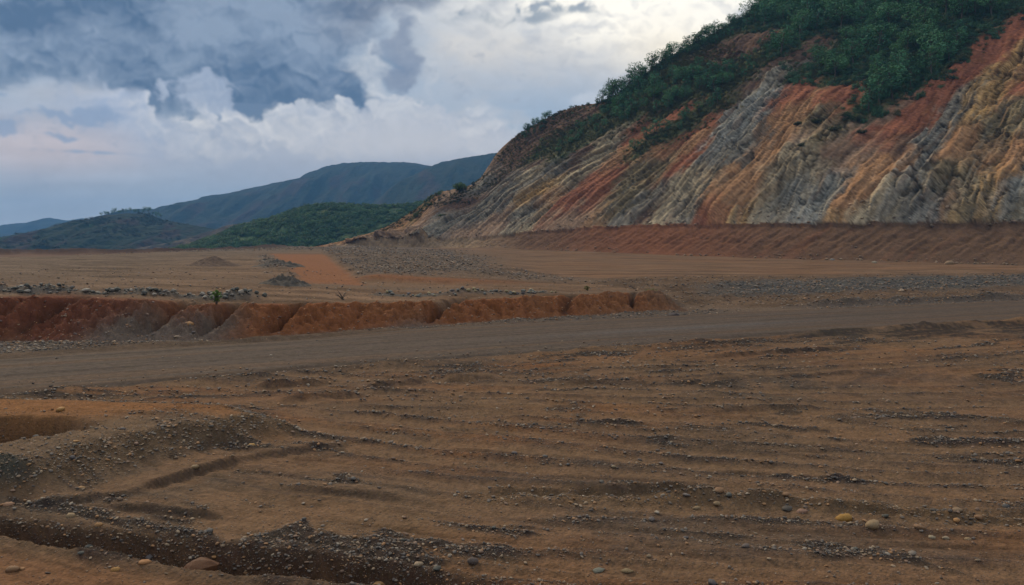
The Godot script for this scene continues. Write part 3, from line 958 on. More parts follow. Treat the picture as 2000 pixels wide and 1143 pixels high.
func cut(x: float, t: float) -> Vector3:
	var y := hill_height(x, t)
	var tb := pH * 1.75
	var B := pB
	var ridge := pD - pB
	var wx := 1.7 * fb.get_noise_2d(x * 0.04, t * 0.04)
	var c := x - lerpf(1.05, 0.74, smoothstep(18.0, 52.0, x - 0.3 * t)) * t + wx
	var s1 := fb.get_noise_2d(c * 0.5, t * 0.03)
	var s2 := fb.get_noise_2d(c * 1.9 + 8.0, t * 0.10)
	var e := fb.get_noise_2d(x * 0.4, t * 0.4 + 12.0)
	if t < tb + 0.4:
		# spoil bank: loose earth tipped along the foot, rills down its fall
		var rill := fb.get_noise_2d((x - 0.9 * t) * 0.9, t * 0.1 + 4.0)
		var u := clampf(t / maxf(tb, 0.1), 0.0, 1.0)
		var base := Color(0.150, 0.090, 0.056).lerp(Color(0.23, 0.092, 0.048), bell(x, 0.0, 30.0 + 6.0 * s1, 0.0, 17.0, 1.0) * 0.85)
		base = base.lerp(Color(0.30, 0.205, 0.125), smoothstep(5.0, -14.0, x))
		base = base.lerp(Color(0.22, 0.095, 0.05), clampf(s1 * 1.2 - 0.3, 0.0, 0.35))
		dk = base * (1.0 + 0.5 * rill + 0.2 * e)
		dg = 0.0
		var lift := (0.35 * rill + 0.25 * e) * sin(PI * clampf(u, 0.0, 1.0)) + (0.9 * fb.get_noise_2d(x * 0.06, 5.0) + 0.5 * fb.get_noise_2d(x * 0.4, 15.0)) * u * u
		if x < -12.0:
			lift += _toe(x, t)
		return Vector3(x - 0.25 * lift, y + lift, -(B + t - 0.4 * lift))
	var mid := smoothstep(0.0, 4.0, t - tb) * (1.0 - smoothstep(ridge - 6.0, ridge + 4.0, t) * 0.6)
	var block := cv.get_noise_2d(c * 0.62 + 0.1 * s2, t * 0.13 + 0.1 * c)
	var crack := ck.get_noise_2d(c * 0.62 + 0.1 * s2, t * 0.13 + 0.1 * c) + 1.0
	var slab := cv.get_noise_2d(x * 0.30 + 0.02 * t + 0.12 * s2, t * 0.30 - 0.12 * x)
	var joint := ck.get_noise_2d(x * 0.30 + 0.02 * t + 0.12 * s2, t * 0.30 - 0.12 * x) + 1.0
	var fx := x + 2.2 * s1 + 0.8 * s2 + wx * 0.5 + 0.8 * block + 0.7 * slab
	var ft := t + 1.5 * fb.get_noise_2d(x * 0.13 + 31.0, t * 0.13) + 0.5 * e + 1.0 * slab
	var k := face(fx, ft)
	var g := greenness(fx, ft)
	var amp := k.a * mid
	var s3 := fb.get_noise_2d(c * 5.0 + 18.0, t * 0.35)
	var beds := rd.get_noise_2d(c * 0.17, t * 0.022)
	var crag := rd.get_noise_2d(c * 0.42 + 5.0, t * 0.035)
	var crag2 := rd.get_noise_2d(c * 1.2 + 25.0, t * 0.10)
	var big := fb.get_noise_2d(c * 0.045, t * 0.02)
	var rock := smoothstep(0.65, 0.95, k.a)
	var grit := fb.get_noise_2d(x * 1.4, t * 1.2 + 33.0)
	var massive := rock * smoothstep(-0.1, 0.25, fb.get_noise_2d(x * 0.05 + 80.0, t * 0.05) + 0.012 * (x - 55.0) - 0.004 * t)
	var lift := massive * mid * (0.6 * slab - 0.6 * smoothstep(0.16, 0.0, joint)) + 0.16 * grit * mid * (0.3 + amp) + 1.9 * big * mid + amp * (0.7 - 0.95 * beds - 0.85 * crag - 0.32 * crag2 + 0.15 * s2 + 0.08 * s3) + rock * mid * (0.34 * block - 0.40 * smoothstep(0.14, 0.0, crack)) + 0.13 * e * (0.4 + amp)
	lift += 0.5 * g * fb.get_noise_2d(x * 0.22, t * 0.22)
	if x < -12.0 and t < 14.0:
		lift += _toe(x, t)
	var tone := 1.0 + 0.40 * s1 + 0.55 * s2 + 0.60 * s3 + 0.15 * e + 0.35 * grit + rock * 0.2 * block + massive * 0.2 * slab
	tone *= 1.12
	dk = Color(k.r * tone, k.g * tone, k.b * tone)
	# rusty and pale stains that follow the beds
	dk = dk.lerp(Color(0.29, 0.13, 0.055), smoothstep(0.2, 0.5, fb.get_noise_2d(c * 0.5 + 60.0, t * 0.07)) * 0.35 * (1.0 - g))
	dk = dk.lerp(Color(0.37, 0.33, 0.25), smoothstep(0.18, 0.5, fb.get_noise_2d(c * 1.5 + 90.0, t * 0.07)) * 0.65 * rock)
	dk = dk.lerp(Color(0.10, 0.085, 0.06), smoothstep(0.18, 0.5, fb.get_noise_2d(c * 1.2 + 130.0, t * 0.08)) * 0.35 * rock)
	dk = dk.lerp(Color(0.06, 0.05, 0.042), (smoothstep(0.10, 0.0, crack) * 0.5 + smoothstep(0.45, 0.9, crag2) * 0.45 + smoothstep(0.6, 0.95, crag) * 0.35) * rock)
	dk = dk.lerp(Color(0.05, 0.042, 0.034), massive * smoothstep(0.12, 0.0, joint) * 0.6)
	dk = dk.lerp(Color(0.115, 0.115, 0.05) * (1.0 + 0.6 * e), g * smoothstep(-0.2, 0.3, e) * 0.7)
	dg = g
	return Vector3(x - 0.50 * lift, y + 0.55 * lift, -(B + t) + 0.62 * lift)


# low heaps in front of the knoll at the left end of the cut
func _toe(x: float, t: float) -> float:
	var n := fb.get_noise_2d(x * 0.16, t * 0.2 + 3.0)
	return (3.4 * bell(x, t, -40.0, 2.6, 9.0, 3.4) + 2.6 * bell(x, t, -28.0, 2.2, 7.0, 3.0) + 1.8 * bell(x, t, -51.0, 2.5, 6.0, 3.0)) * (1.0 + 0.9 * n) + 0.25 * n


func on_hill(x: float, t: float) -> Vector3:
	return cut(x, t)


func make_cliff() -> void:
	var xs := PackedFloat32Array()
	var x := -86.0
	while x < 175.0:
		xs.append(x)
		x += 0.42 if x < -42.0 else (0.23 if x < 125.0 else 0.8)
	var ts := PackedFloat32Array()
	var t := -5.0
	while t < 205.0:
		ts.append(t)
		t += 0.24 if t < 50.0 else (0.4 if t < 90.0 else (0.8 if t < 130.0 else 2.5))
	var nx := xs.size()
	var nt := ts.size()
	var pos := PackedVector3Array()
	var col := PackedColorArray()
	var cls := PackedByteArray()
	pos.resize(nx * nt)
	col.resize(nx * nt)
	cls.resize(nx * nt)
	var at := 0
	for j in nt:
		t = ts[j]
		for i in nx:
			x = xs[i]
			pos[at] = cut(x, t)
			col[at] = dk
			cls[at] = 1 if t < pH * 1.75 and x > -30.0 else 0
			at += 1
	var nrm := grid_normals(nx, nt, pos)
	var o := solid("hillside", sheet(nx, nt, pos, col, nrm, cls, 0), M.rock)
	tag(o, "cut mountainside of red, ochre and grey rock with green slopes above", "hillside", "", "structure")
	o = solid("spoil_bank", sheet(nx, nt, pos, col, nrm, cls, 1), M.spoil)
	tag(o, "long bank of loose brown and red spoil along the foot of the cut hillside", "bank", "", "structure")


# ------------------------------------------------------------------ far hills
func hill(called: String, label: String, D: float, crest: Array, foot: float, base: float, nx: int, nt: int, spur: float, freq: float, c1: Color, c2: Color, c3: Color, sd: float) -> Callable:
	var x0: float = crest[0][0]
	var x1: float = crest[crest.size() - 1][0]
	var at_height := func(x: float, t: float) -> float:
		# t: 0 at the foot, 1 on the crest, more behind it
		var xx := x + spur * 0.6 * fb.get_noise_2d(x * freq, t * 1.5 + sd) * (1.0 - minf(t, 1.0))
		var r: float = crest[0][1]
		for k in crest.size() - 1:
			if xx >= crest[k][0] and xx <= crest[k + 1][0]:
				var f: float = (xx - crest[k][0]) / (crest[k + 1][0] - crest[k][0])
				r = lerpf(crest[k][1], crest[k + 1][1], f)
		if xx > x1:
			r = crest[crest.size() - 1][1]
		if t > 1.0:
			return r - (t - 1.0) * foot * 0.45
		var s := t * t * (3.0 - 2.0 * t) * 0.45 + t * 0.55
		var v := rd.get_noise_2d(x * freq * 1.3 + sd, t * 0.9) * 0.5 + fb.get_noise_2d(x * freq * 3.0, t * 2.4 + sd) * 0.6
		return base + (r - base) * s + spur * 0.33 * v * sin(PI * clampf(t, 0.0, 1.0)) + spur * 0.02 * fb.get_noise_2d(x * freq * 14.0, sd)
	var pos := PackedVector3Array()
	var col := PackedColorArray()
	for j in nt:
		var t := float(j) / (nt - 1) * 1.5
		for i in nx:
			var x := lerpf(x0, x1, float(i) / (nx - 1))
			var y: float = at_height.call(x, t)
			pos.append(Vector3(x, y, -(D - foot * (1.0 - t))))
			var a := fb.get_noise_2d(x * freq * 2.0 + sd, t * 3.0)
			var b := fb.get_noise_2d(x * freq * 9.0, t * 9.0 + sd)
			var c := c1.lerp(c2, smoothstep(-0.1, 0.35, a + 0.4 * b)).lerp(c3, smoothstep(0.12, 0.4, fb.get_noise_2d(x * freq * 2.6, t * 2.2 + sd + 40.0)))
			col.append(c * (1.0 + 0.45 * b))
	var o := solid(called, sheet(nx, nt, pos, col, grid_normals(nx, nt, pos)), M.far)
	tag(o, label, "hill" if called == "hill" else "mountain", "", "structure")
	return at_height


var green_hill: Callable
var left_hill: Callable
const GREEN_D := 480.0
const GREEN_FOOT := 110.0
const LEFT_D := 900.0
const LEFT_FOOT := 260.0


func make_hills() -> void:
	var forest := Color(0.010, 0.030, 0.026)
	var grass := Color(0.020, 0.038, 0.030)
	var soil := Color(0.042, 0.036, 0.034)
	hill("mountain", "distant blue mountain range low on the horizon at the far left", 2900.0, [[-2386.5, 43.7], [-2220.8, 51.4], [-2028.6, 70.4], [-1913.5, 78.1], [-1845.7, 101.0], [-1769.1, 104.8], [-1724.5, 121.9], [-1644.7, 108.6], [-1606.1, 120.0], [-1529.8, 112.4], [-1415.5, 97.1], [-1281.7, 93.3], [-1109.9, 74.2], [-842.6, 36.1]], 560.0, -9.0, 220, 60, 80.0, 0.0036, forest, grass, forest, 3.0)
	hill("mountain", "lower deep blue ridge before the distant mountains at far left", 2350.0, [[-1958.3, 20.8], [-1800.2, 29.9], [-1628.7, 48.5], [-1551.1, 50.0], [-1458.1, 48.5], [-1380.4, 53.1], [-1334.3, 40.7], [-1241.6, 23.7], [-1086.9, 5.1]], 330.0, -9.0, 160, 40, 40.0, 0.0045, forest, forest, grass, 17.0)
	hill("mountain", "big hazy blue mountain with its flat summit under cloud", 2000.0, [[-1261.5, -5.3], [-1162.9, 4.9], [-1055.9, 49.7], [-975.8, 83.8], [-922.5, 103.5], [-862.9, 114.0], [-823.3, 118.0], [-763.7, 136.3], [-684.3, 156.0], [-605.0, 175.6], [-525.9, 188.7], [-472.9, 217.3], [-433.4, 225.1], [-367.7, 227.7], [-262.7, 226.4], [-197.1, 216.0], [-105.2, 196.4], [0.0, 157.3], [230.8, 116.2]], 760.0, -9.0, 300, 110, 92.0, 0.004, forest, grass, soil * 0.8, 29.0)
	hill("mountain", "hazy mountain shoulder behind the edge of the cut hillside", 1550.0, [[-489.5, -3.4], [-450.6, 10.7], [-368.2, 39.2], [-285.9, 87.1], [-214.0, 140.9], [-173.1, 163.1], [-142.5, 176.3], [-101.7, 184.4], [-25.5, 196.4], [40.7, 201.5], [152.6, 203.5], [305.3, 183.4], [489.5, 163.8]], 560.0, -9.0, 240, 90, 74.0, 0.005, grass, forest, soil, 41.0)
	left_hill = hill("hill", "rounded green and brown hill on the left with a tuft of trees on top", LEFT_D, [[-720, -12], [-666.4, -4.2], [-582.9, 0.5], [-558.8, 8.9], [-534.7, 18.3], [-504.6, 31.4], [-486.6, 38.5], [-468.7, 42.6], [-450.8, 45.0], [-421.2, 45.0], [-403.5, 37.3], [-368.1, 31.4], [-338.5, 26.0], [-309.0, 16.0], [-273.5, 7.7], [-237.9, 0.5], [-190, -9]], LEFT_FOOT, -9.0, 260, 90, 26.0, 0.011, Color(0.011, 0.027, 0.019), Color(0.018, 0.033, 0.021), Color(0.034, 0.026, 0.023), 53.0)
	hill("hill", "bare brown hill between the left hill and the green wooded hill", 760.0, [[-400, -9], [-351.5, 5.0], [-326.2, 12.0], [-301.0, 19.5], [-275.7, 27.5], [-250.6, 31.5], [-220.6, 28.5], [-180.5, 22.0], [-140.5, 12.0], [-90, -9]], 150.0, -9.0, 140, 50, 14.0, 0.02, soil, Color(0.11, 0.085, 0.055), grass, 67.0)
	green_hill = hill("hill", "dark green wooded hill left of the cut hillside", GREEN_D, [[-240, -9], [-222.1, 0.3], [-207.8, 2.2], [-196.6, 5.1], [-187.0, 8.9], [-177.4, 13.0], [-164.7, 18.0], [-145.6, 22.8], [-129.7, 28.5], [-113.8, 31.0], [-94.9, 29.7], [-75.9, 29.7], [-53.7, 31.6], [-31.6, 30.3], [0.0, 24.7], [31.7, 15.2], [70, -5]], GREEN_FOOT, -9.0, 200, 70, 9.0, 0.03, Color(0.04, 0.075, 0.035), Color(0.055, 0.09, 0.04), Color(0.08, 0.105, 0.05), 79.0)


# ------------------------------------------------------------------ trees
class Soup:
	var p := PackedVector3Array()
	var n := PackedVector3Array()
	var c := PackedColorArray()
	var i := PackedInt32Array()

	func quad(a: Vector3, u: Vector3, v: Vector3, nr: Vector3, col: Color) -> void:
		var k := p.size()
		p.append_array(PackedVector3Array([a - u, a - v * 0.9, a + u * 1.1, a + v]))
		n.append_array(PackedVector3Array([nr, (nr - v.normalized() * 0.3).normalized(), nr, (nr + v.normalized() * 0.3).normalized()]))
		c.append_array(PackedColorArray([col, col, col, col]))
		i.append_array(PackedInt32Array([k, k + 2, k + 1, k, k + 3, k + 2]))

	func tube(path: Array, radii: Array, sides: int) -> void:
		var k := p.size()
		for j in path.size():
			var d: Vector3 = (path[mini(j + 1, path.size() - 1)] - path[maxi(j - 1, 0)]).normalized()
			var a := d.cross(Vector3(0.3, 0.2, 1.0)).normalized()
			var b := d.cross(a)
			for s in sides:
				var w := TAU * s / sides
				var o := a * cos(w) + b * sin(w)
				p.append(path[j] + o * radii[j])
				n.append(o)
				c.append(Color.WHITE)
		for j in path.size() - 1:
			for s in sides:
				var q := k + j * sides + s
				var r := k + j * sides + (s + 1) % sides
				i.append_array(PackedInt32Array([q, q + sides, r, r, q + sides, r + sides]))

	func mesh() -> ArrayMesh:
		var arr := []
		arr.resize(Mesh.ARRAY_MAX)
		arr[Mesh.ARRAY_VERTEX] = p
		arr[Mesh.ARRAY_NORMAL] = n
		arr[Mesh.ARRAY_COLOR] = c
		arr[Mesh.ARRAY_INDEX] = i
		var m := ArrayMesh.new()
		m.add_surface_from_arrays(Mesh.PRIMITIVE_TRIANGLES, arr)
		return m


func ball() -> Vector3:
	while true:
		var v := Vector3(rng.randf_range(-1, 1), rng.randf_range(-1, 1), rng.randf_range(-1, 1))
		if v.length_squared() < 1.0:
			return v
	return Vector3.ZERO


func clump(s: Soup, at: Vector3, r: Vector3, count: int, leaf: float, tint: Color) -> void:
	for k in count:
		var o := ball()
		o = o.lerp(o.normalized(), 0.55)
		var nr := (o * 0.7 + Vector3(0, 0.45, 0) + ball() * 0.35).normalized()
		var u := nr.cross(ball()).normalized()
		var v := nr.cross(u)
		var size := leaf * rng.randf_range(0.6, 1.25)
		s.quad(at + o * r, u * size, v * size * 0.6, nr, tint * rng.randf_range(0.75, 1.25))


# a tree one unit high: {trunk, crown}
func tree_meshes(kind: int) -> Array:
	var t := Soup.new()
	var w := Soup.new()
	var lean := Vector3(rng.randf_range(-0.08, 0.08), 0, rng.randf_range(-0.08, 0.08))
	var path := [Vector3(0, -0.06, 0), Vector3(0, 0.15, 0) + lean * 0.4, Vector3(0, 0.38, 0) + lean, Vector3(0, 0.62, 0) + lean * 1.6, Vector3(0, 0.86, 0) + lean * 1.5]
	t.tube(path, [0.032, 0.024, 0.019, 0.012, 0.005], 6)
	var n := [13, 9, 16, 7, 11, 10][kind] as int
	var wide := [0.40, 0.24, 0.46, 0.30, 0.34, 0.2][kind] as float
	var base := [0.38, 0.25, 0.48, 0.5, 0.18, 0.3][kind] as float
	var hue := [Color(0.061, 0.161, 0.083), Color(0.045, 0.130, 0.078), Color(0.075, 0.180, 0.083), Color(0.089, 0.185, 0.078), Color(0.054, 0.148, 0.084), Color(0.042, 0.118, 0.078)][kind] as Color
	for k in n:
		var f := (k + 0.5) / n
		var y := lerpf(base, 0.9, f)
		var bulge := sin(PI * clampf((y - base) / (1.05 - base) * 0.85 + 0.15, 0.0, 1.0))
		var a := k * 2.4 + rng.randf_range(-0.5, 0.5)
		var out := wide * bulge * rng.randf_range(0.45, 0.95)
		var at := Vector3(cos(a) * out, y + rng.randf_range(-0.04, 0.05), sin(a) * out) + lean
		var r := rng.randf_range(0.10, 0.17) * (0.7 + wide)
		t.tube([Vector3(0, y * 0.72, 0) + lean, (at + Vector3(0, y * 0.8, 0)) * 0.5 + lean * 0.5, at], [0.010, 0.007, 0.003], 4)
		clump(w, at, Vector3(r * 1.15, r * 0.8, r * 1.15), 62, 0.032, hue * rng.randf_range(0.65, 1.4))
	return [t.mesh(), w.mesh()]


var protos := []
var bush_mesh: ArrayMesh
var tuft_mesh: ArrayMesh
var canopy: Array[ArrayMesh] = []


func plant(called: String, p: int, at: Vector3, h: float, label: String, category: String, group := "") -> Node3D:
	var o: Node3D = protos[p].duplicate()
	o.name = numbered(called)
	add_child(o, true)
	o.position = at
	o.rotation.y = rng.randf() * TAU
	var w := h * rng.randf_range(0.9, 1.2)
	o.scale = Vector3(w, h, w)
	tag(o, label, category, group)
	return o


func looks(kind: int, h: float, z: Array) -> String:
	var f: float = (h - z[6]) / (z[7] - z[6])
	return ("tall " if f > 0.66 else ("small " if f < 0.33 else "")) + ["round crowned dark ", "narrow dark ", "broad lighter green ", "thin pale crowned ", "low bushy ", "slim ragged "][kind]


func where_in(s: Vector2, z: Array) -> String:
	var u: float = (s.x - z[0]) / (z[1] - z[0])
	var v: float = (s.y - z[2]) / (z[3] - z[2])
	return ", " + ("upper" if v > 0.66 else ("lower" if v < 0.33 else "middle")) + (" left part" if u < 0.33 else (" right part" if u > 0.66 else " central part"))


func in_frame(p: Vector3) -> bool:
	var d := -p.z
	return d > 1.0 and absf(p.x) < 0.68 * d and p.y - EYE < 0.325 * d


func make_trees() -> void:
	rng.seed = 77
	for k in 6:
		var m := tree_meshes(k)
		var o := Node3D.new()
		solid("trunk", m[0], M.bark, o)
		solid("crown", m[1], M.leaf, o)
		protos.append(o)
	for k in 3:
		var s := Soup.new()
		for b in 7:
			clump(s, Vector3(rng.randf_range(-0.55, 0.55), rng.randf_range(0.1, 0.6), rng.randf_range(-0.55, 0.55)), Vector3(0.42, 0.36, 0.42), 40, 0.10, Color(1, 1, 1) * rng.randf_range(0.6, 1.35))
		canopy.append(s.mesh())
	bush_mesh = canopy[0]
	var g := Soup.new()
	for k in 26:
		var a := rng.randf() * TAU
		var dir := Vector3(cos(a), rng.randf_range(1.2, 2.6), sin(a)).normalized()
		g.quad(Vector3(cos(a), 0, sin(a)) * 0.2 * rng.randf() + dir * 0.4, dir * 0.45, dir.cross(Vector3.UP).normalized() * 0.05, (Vector3.UP + dir * 0.3).normalized(), Color.WHITE * rng.randf_range(0.7, 1.2))
	tuft_mesh = g.mesh()
	# single trees of the wood on the right, of the clumps on the middle slope, of the skyline
	var spots: Array[Vector2] = []
	var zones := [
		[66.0, 135.0, 36.0, 118.0, 112, 2.6, 3.6, 7.4, [0, 2, 4, 0, 2, 1], "forest_tree", "tree in the wood above the ochre rock", "trees of the wood on the right"],
		[29.0, 56.0, 31.0, 66.0, 56, 2.0, 2.6, 5.4, [0, 4, 2, 0, 1, 4], "slope_tree", "tree in the clump above the red scars", "trees in the clump on the middle slope"],
		[12.0, 29.0, 34.0, 56.0, 20, 2.0, 1.4, 2.8, [4, 0, 2, 4, 4, 0], "slope_tree", "tree on the grassy left shoulder", "small trees on the left shoulder"],
		[50.0, 75.0, 60.0, 92.0, 26, 3.0, 1.5, 3.2, [4, 0, 1, 4, 0, 4], "slope_tree", "tree on the eroded upper slope", "scattered trees on the upper slope"]]
	for z in zones:
		var made := 0
		for k in 9000:
			if made >= z[4]:
				break
			var s := Vector2(rng.randf_range(z[0], z[1]), rng.randf_range(z[2], z[3]))
			if greenness(s.x, s.y) < 0.9:
				continue
			prof(s.x)
			if s.y > pD - pB - 3.0:
				continue
			var clash := false
			for q in spots:
				if (q - s).length_squared() < z[5] * z[5]:
					clash = true
					break
			if clash:
				continue
			var at := on_hill(s.x, s.y)
			if not in_frame(at):
				continue
			spots.append(s)
			made += 1
			var kind: int = z[8][rng.randi() % 6]
			var high: float = rng.randf_range(z[6], z[7])
			plant(z[9], kind, at, high, looks(kind, high, z) + z[10] + where_in(s, z), "tree", z[11])
	var crest := [[3.5, 12.5, 9, 2.0, 3.2, "tree in the clump low on the skyline", "trees on the left end of the skyline"], [13.0, 25.0, 6, 0.7, 1.4, "bush like tree on the bare crest", "small trees on the bare crest"],
		[27.0, 42.0, 17, 3.4, 7.4, "tree against the sky on mid crest", "trees on the middle of the skyline"], [43.0, 90.0, 46, 2.2, 5.4, "tree on the high wooded crest", "trees on the high crest"]]
	for z in crest:
		for k in z[2]:
			var x := lerpf(z[0], z[1], (k + rng.randf_range(0.1, 0.9)) / z[2])
			prof(x)
			var at := on_hill(x, pD - pB - rng.randf_range(-1.0, 2.5))
			if in_frame(at):
				var kind: int = [1, 3, 5, 0, 2, 3][rng.randi() % 6]
				var high: float = rng.randf_range(z[3], z[4])
				plant("crest_tree", kind, at - Vector3(0, 0.2 + 0.14 * high, 0), high, looks(kind, high, [0, 0, 0, 0, 0, 0, z[3], z[4]]) + z[5] + ", " + ["left end", "left part", "middle", "right part", "right end"][clampi(int(5.0 * (x - z[0]) / (z[1] - z[0])), 0, 4)], "tree", z[6])
	# undergrowth and grass
	var b := []
	var bt := []
	var gr := []
	var gt := []
	for k in 90000:
		var x := rng.randf_range(-45.0, 135.0)
		var t := rng.randf_range(12.0, 120.0)
		prof(x)
		if t > pD - pB + 4.0:
			continue
		var fringe := 3.6 if k % 5 == 0 else 1.3
		var gn := greenness(x + 3.0 * fb.get_noise_2d(x * 0.3, t * 0.3) + rng.randf_range(-fringe, fringe), t + 3.0 * fb.get_noise_2d(x * 0.3, t * 0.3 + 9.0) + rng.randf_range(-fringe, fringe))
		if gn < 0.55:
			# thin grass on the raw upper slopes as well
			if x > 62.0 or t < 0.62 * (pD - pB) or rng.randf() > 0.4 + 0.9 * fb.get_noise_2d(x * 0.1, t * 0.1):
				continue
			var lone := on_hill(x, t)
			if in_frame(lone) and gr.size() < 30000:
				var s0 := rng.randf_range(0.3, 0.65)
				gr.append(Transform3D(Basis(Vector3.UP, rng.randf() * TAU).scaled(Vector3(s0 * 1.5, s0, s0 * 1.5)), lone))
				gt.append(Color(0.10, 0.11, 0.05).lerp(Color(0.17, 0.14, 0.08), rng.randf() * 0.7) * rng.randf_range(0.7, 1.1))
			continue
		var at := on_hill(x, t)
		if not in_frame(at):
			continue
		var dense := 0.0
		if x > 66.0 and t > 34.0:
			dense = 0.75
		elif x > 27.0 and x < 58.0 and t < 66.0:
			dense = 0.02
		dense += 0.7 * fb.get_noise_2d(x * 0.12, t * 0.12)
		if rng.randf() < dense and b.size() < 6500:
			var s := rng.randf_range(0.45, 1.1) * (1.2 if x > 66.0 else 0.85)
			b.append(Transform3D(Basis(Vector3.UP, rng.randf() * TAU).scaled(Vector3(s, s * rng.randf_range(0.8, 1.5), s)), at - Vector3(0, 0.15, 0)))
			bt.append((Color(0.055, 0.125, 0.068) if rng.randf() < 0.8 else Color(0.12, 0.125, 0.055)) * rng.randf_range(0.5, 1.5))
		elif gr.size() < 30000:
			var s := rng.randf_range(0.35, 0.85)
			gr.append(Transform3D(Basis(Vector3.UP, rng.randf() * TAU).scaled(Vector3(s * 1.5, s, s * 1.5)), at))
			gt.append(Color(0.12, 0.155, 0.075).lerp(Color(0.20, 0.17, 0.09), rng.randf() * 0.6) * rng.randf_range(0.7, 1.2))
	for k in 1100:
		var x := rng.randf_range(2.5, 95.0)
		if (x > 13.0 and x < 26.0 and k % 9 > 0) or fb.get_noise_2d(x * 0.22, 77.0) < -0.22:
			continue
		prof(x)
		var at := on_hill(x, pD - pB - rng.randf_range(-3.0, 5.0))
		if not in_frame(at):
			continue
		var s := rng.randf_range(0.5, 1.5) * (0.6 if x < 26.0 else 1.0)
		b.append(Transform3D(Basis(Vector3.UP, rng.randf() * TAU).scaled(Vector3(s, s * rng.randf_range(0.9, 1.6), s)), at - Vector3(0, 0.2, 0)))
		bt.append(Color(0.05, 0.11, 0.062) * rng.randf_range(0.5, 1.3))
	mass("undergrowth", canopy[1], M.leaf, b, bt, "dark green undergrowth covering the upper slopes of the cut hillside", "undergrowth")
	mass("grass", tuft_mesh, M.leaf, gr, gt, "long grass along the brow and on the slopes of the cut hillside", "grass")
	# the wooded hill and the far hill
	b = []
	bt = []
	var c2 := []
	var c2t := []
	for k in 14000:
		var t := rng.randf_range(0.05, 1.06)
		var x := rng.randf_range(-225.0, 40.0)
		var y: float = green_hill.call(x, t)
		var d := GREEN_D - GREEN_FOOT * (1.0 - t)
		if y < 0.0 or (t < 0.98 and fb.get_noise_2d(x * 0.03, t * 4.0) < -0.3 - 0.2 * (1.0 - t)):
			continue
		var s := rng.randf_range(1.1, 2.6) * (1.15 if t > 0.96 else 1.0)
		b.append(Transform3D(Basis(Vector3.UP, rng.randf() * TAU).scaled(Vector3(s, s * rng.randf_range(0.8, 1.3), s)), Vector3(x, y - 0.2, -d)))
		bt.append(Color(0.048, 0.125, 0.062).lerp(Color(0.085, 0.16, 0.062), clampf(rng.randf() * 0.6 + 1.2 * fb.get_noise_2d(x * 0.05, t * 6.0), 0.0, 1.0)) * rng.randf_range(0.6, 1.35))
		if b.size() > 6500:
			break
	mass("woodland", canopy[2], M.leaf, b, bt, "dense green woodland covering the hill left of the cut hillside", "woodland")
	for k in 2600:
		var t := rng.randf_range(0.05, 1.02)
		var x := rng.randf_range(-640.0, -240.0)
		var y: float = left_hill.call(x, t)
		if y < -6.0 or fb.get_noise_2d(x * 0.012, t * 3.0 + 4.0) < 0.08 - 0.3 * smoothstep(-480.0, -560.0, x):
			continue
		var s := rng.randf_range(1.2, 3.2)
		c2.append(Transform3D(Basis(Vector3.UP, rng.randf() * TAU).scaled(Vector3(s, s, s)), Vector3(x, y - 0.2, -(LEFT_D - LEFT_FOOT * (1.0 - t)))))
		c2t.append(Color(0.020, 0.042, 0.028) * rng.randf_range(0.6, 1.3))
	mass("woodland", canopy[0], M.leaf, c2, c2t, "patches of dark scrub and wood on the rounded hill at the left", "woodland")
	for k in 17:
		var x := -476.0 + k * 4.3 + rng.randf_range(-1.2, 1.2)
		var y: float = left_hill.call(x, 1.0)
		var high := rng.randf_range(5.0, 8.5)
		plant("hilltop_tree", [3, 2, 5, 0][k % 4], Vector3(x, y - 0.3, -LEFT_D), high, looks([3, 2, 5, 0][k % 4], high, [0, 0, 0, 0, 0, 0, 5.0, 8.5]) + "tree in the tuft topping the rounded left hill, " + ["left end", "middle", "right end"][mini(k / 6, 2)], "tree", "trees on top of the left hill")
	for s in [[-432.0, 0.6, 5.0, "lone dark tree on the face of the rounded left hill"], [-500.0, 0.45, 5.0, "single round tree low on the left flank of the rounded hill"], [-318.0, 0.5, 6.0, "solitary tree where the rounded left hill runs down to the wooded hill"]]:
		var y: float = left_hill.call(s[0], s[1])
		plant("hill_tree", 4, Vector3(s[0], y - 0.2, -(LEFT_D - LEFT_FOOT * (1.0 - s[1]))), s[2], s[3], "tree")
	for p in protos:
		p.queue_free()


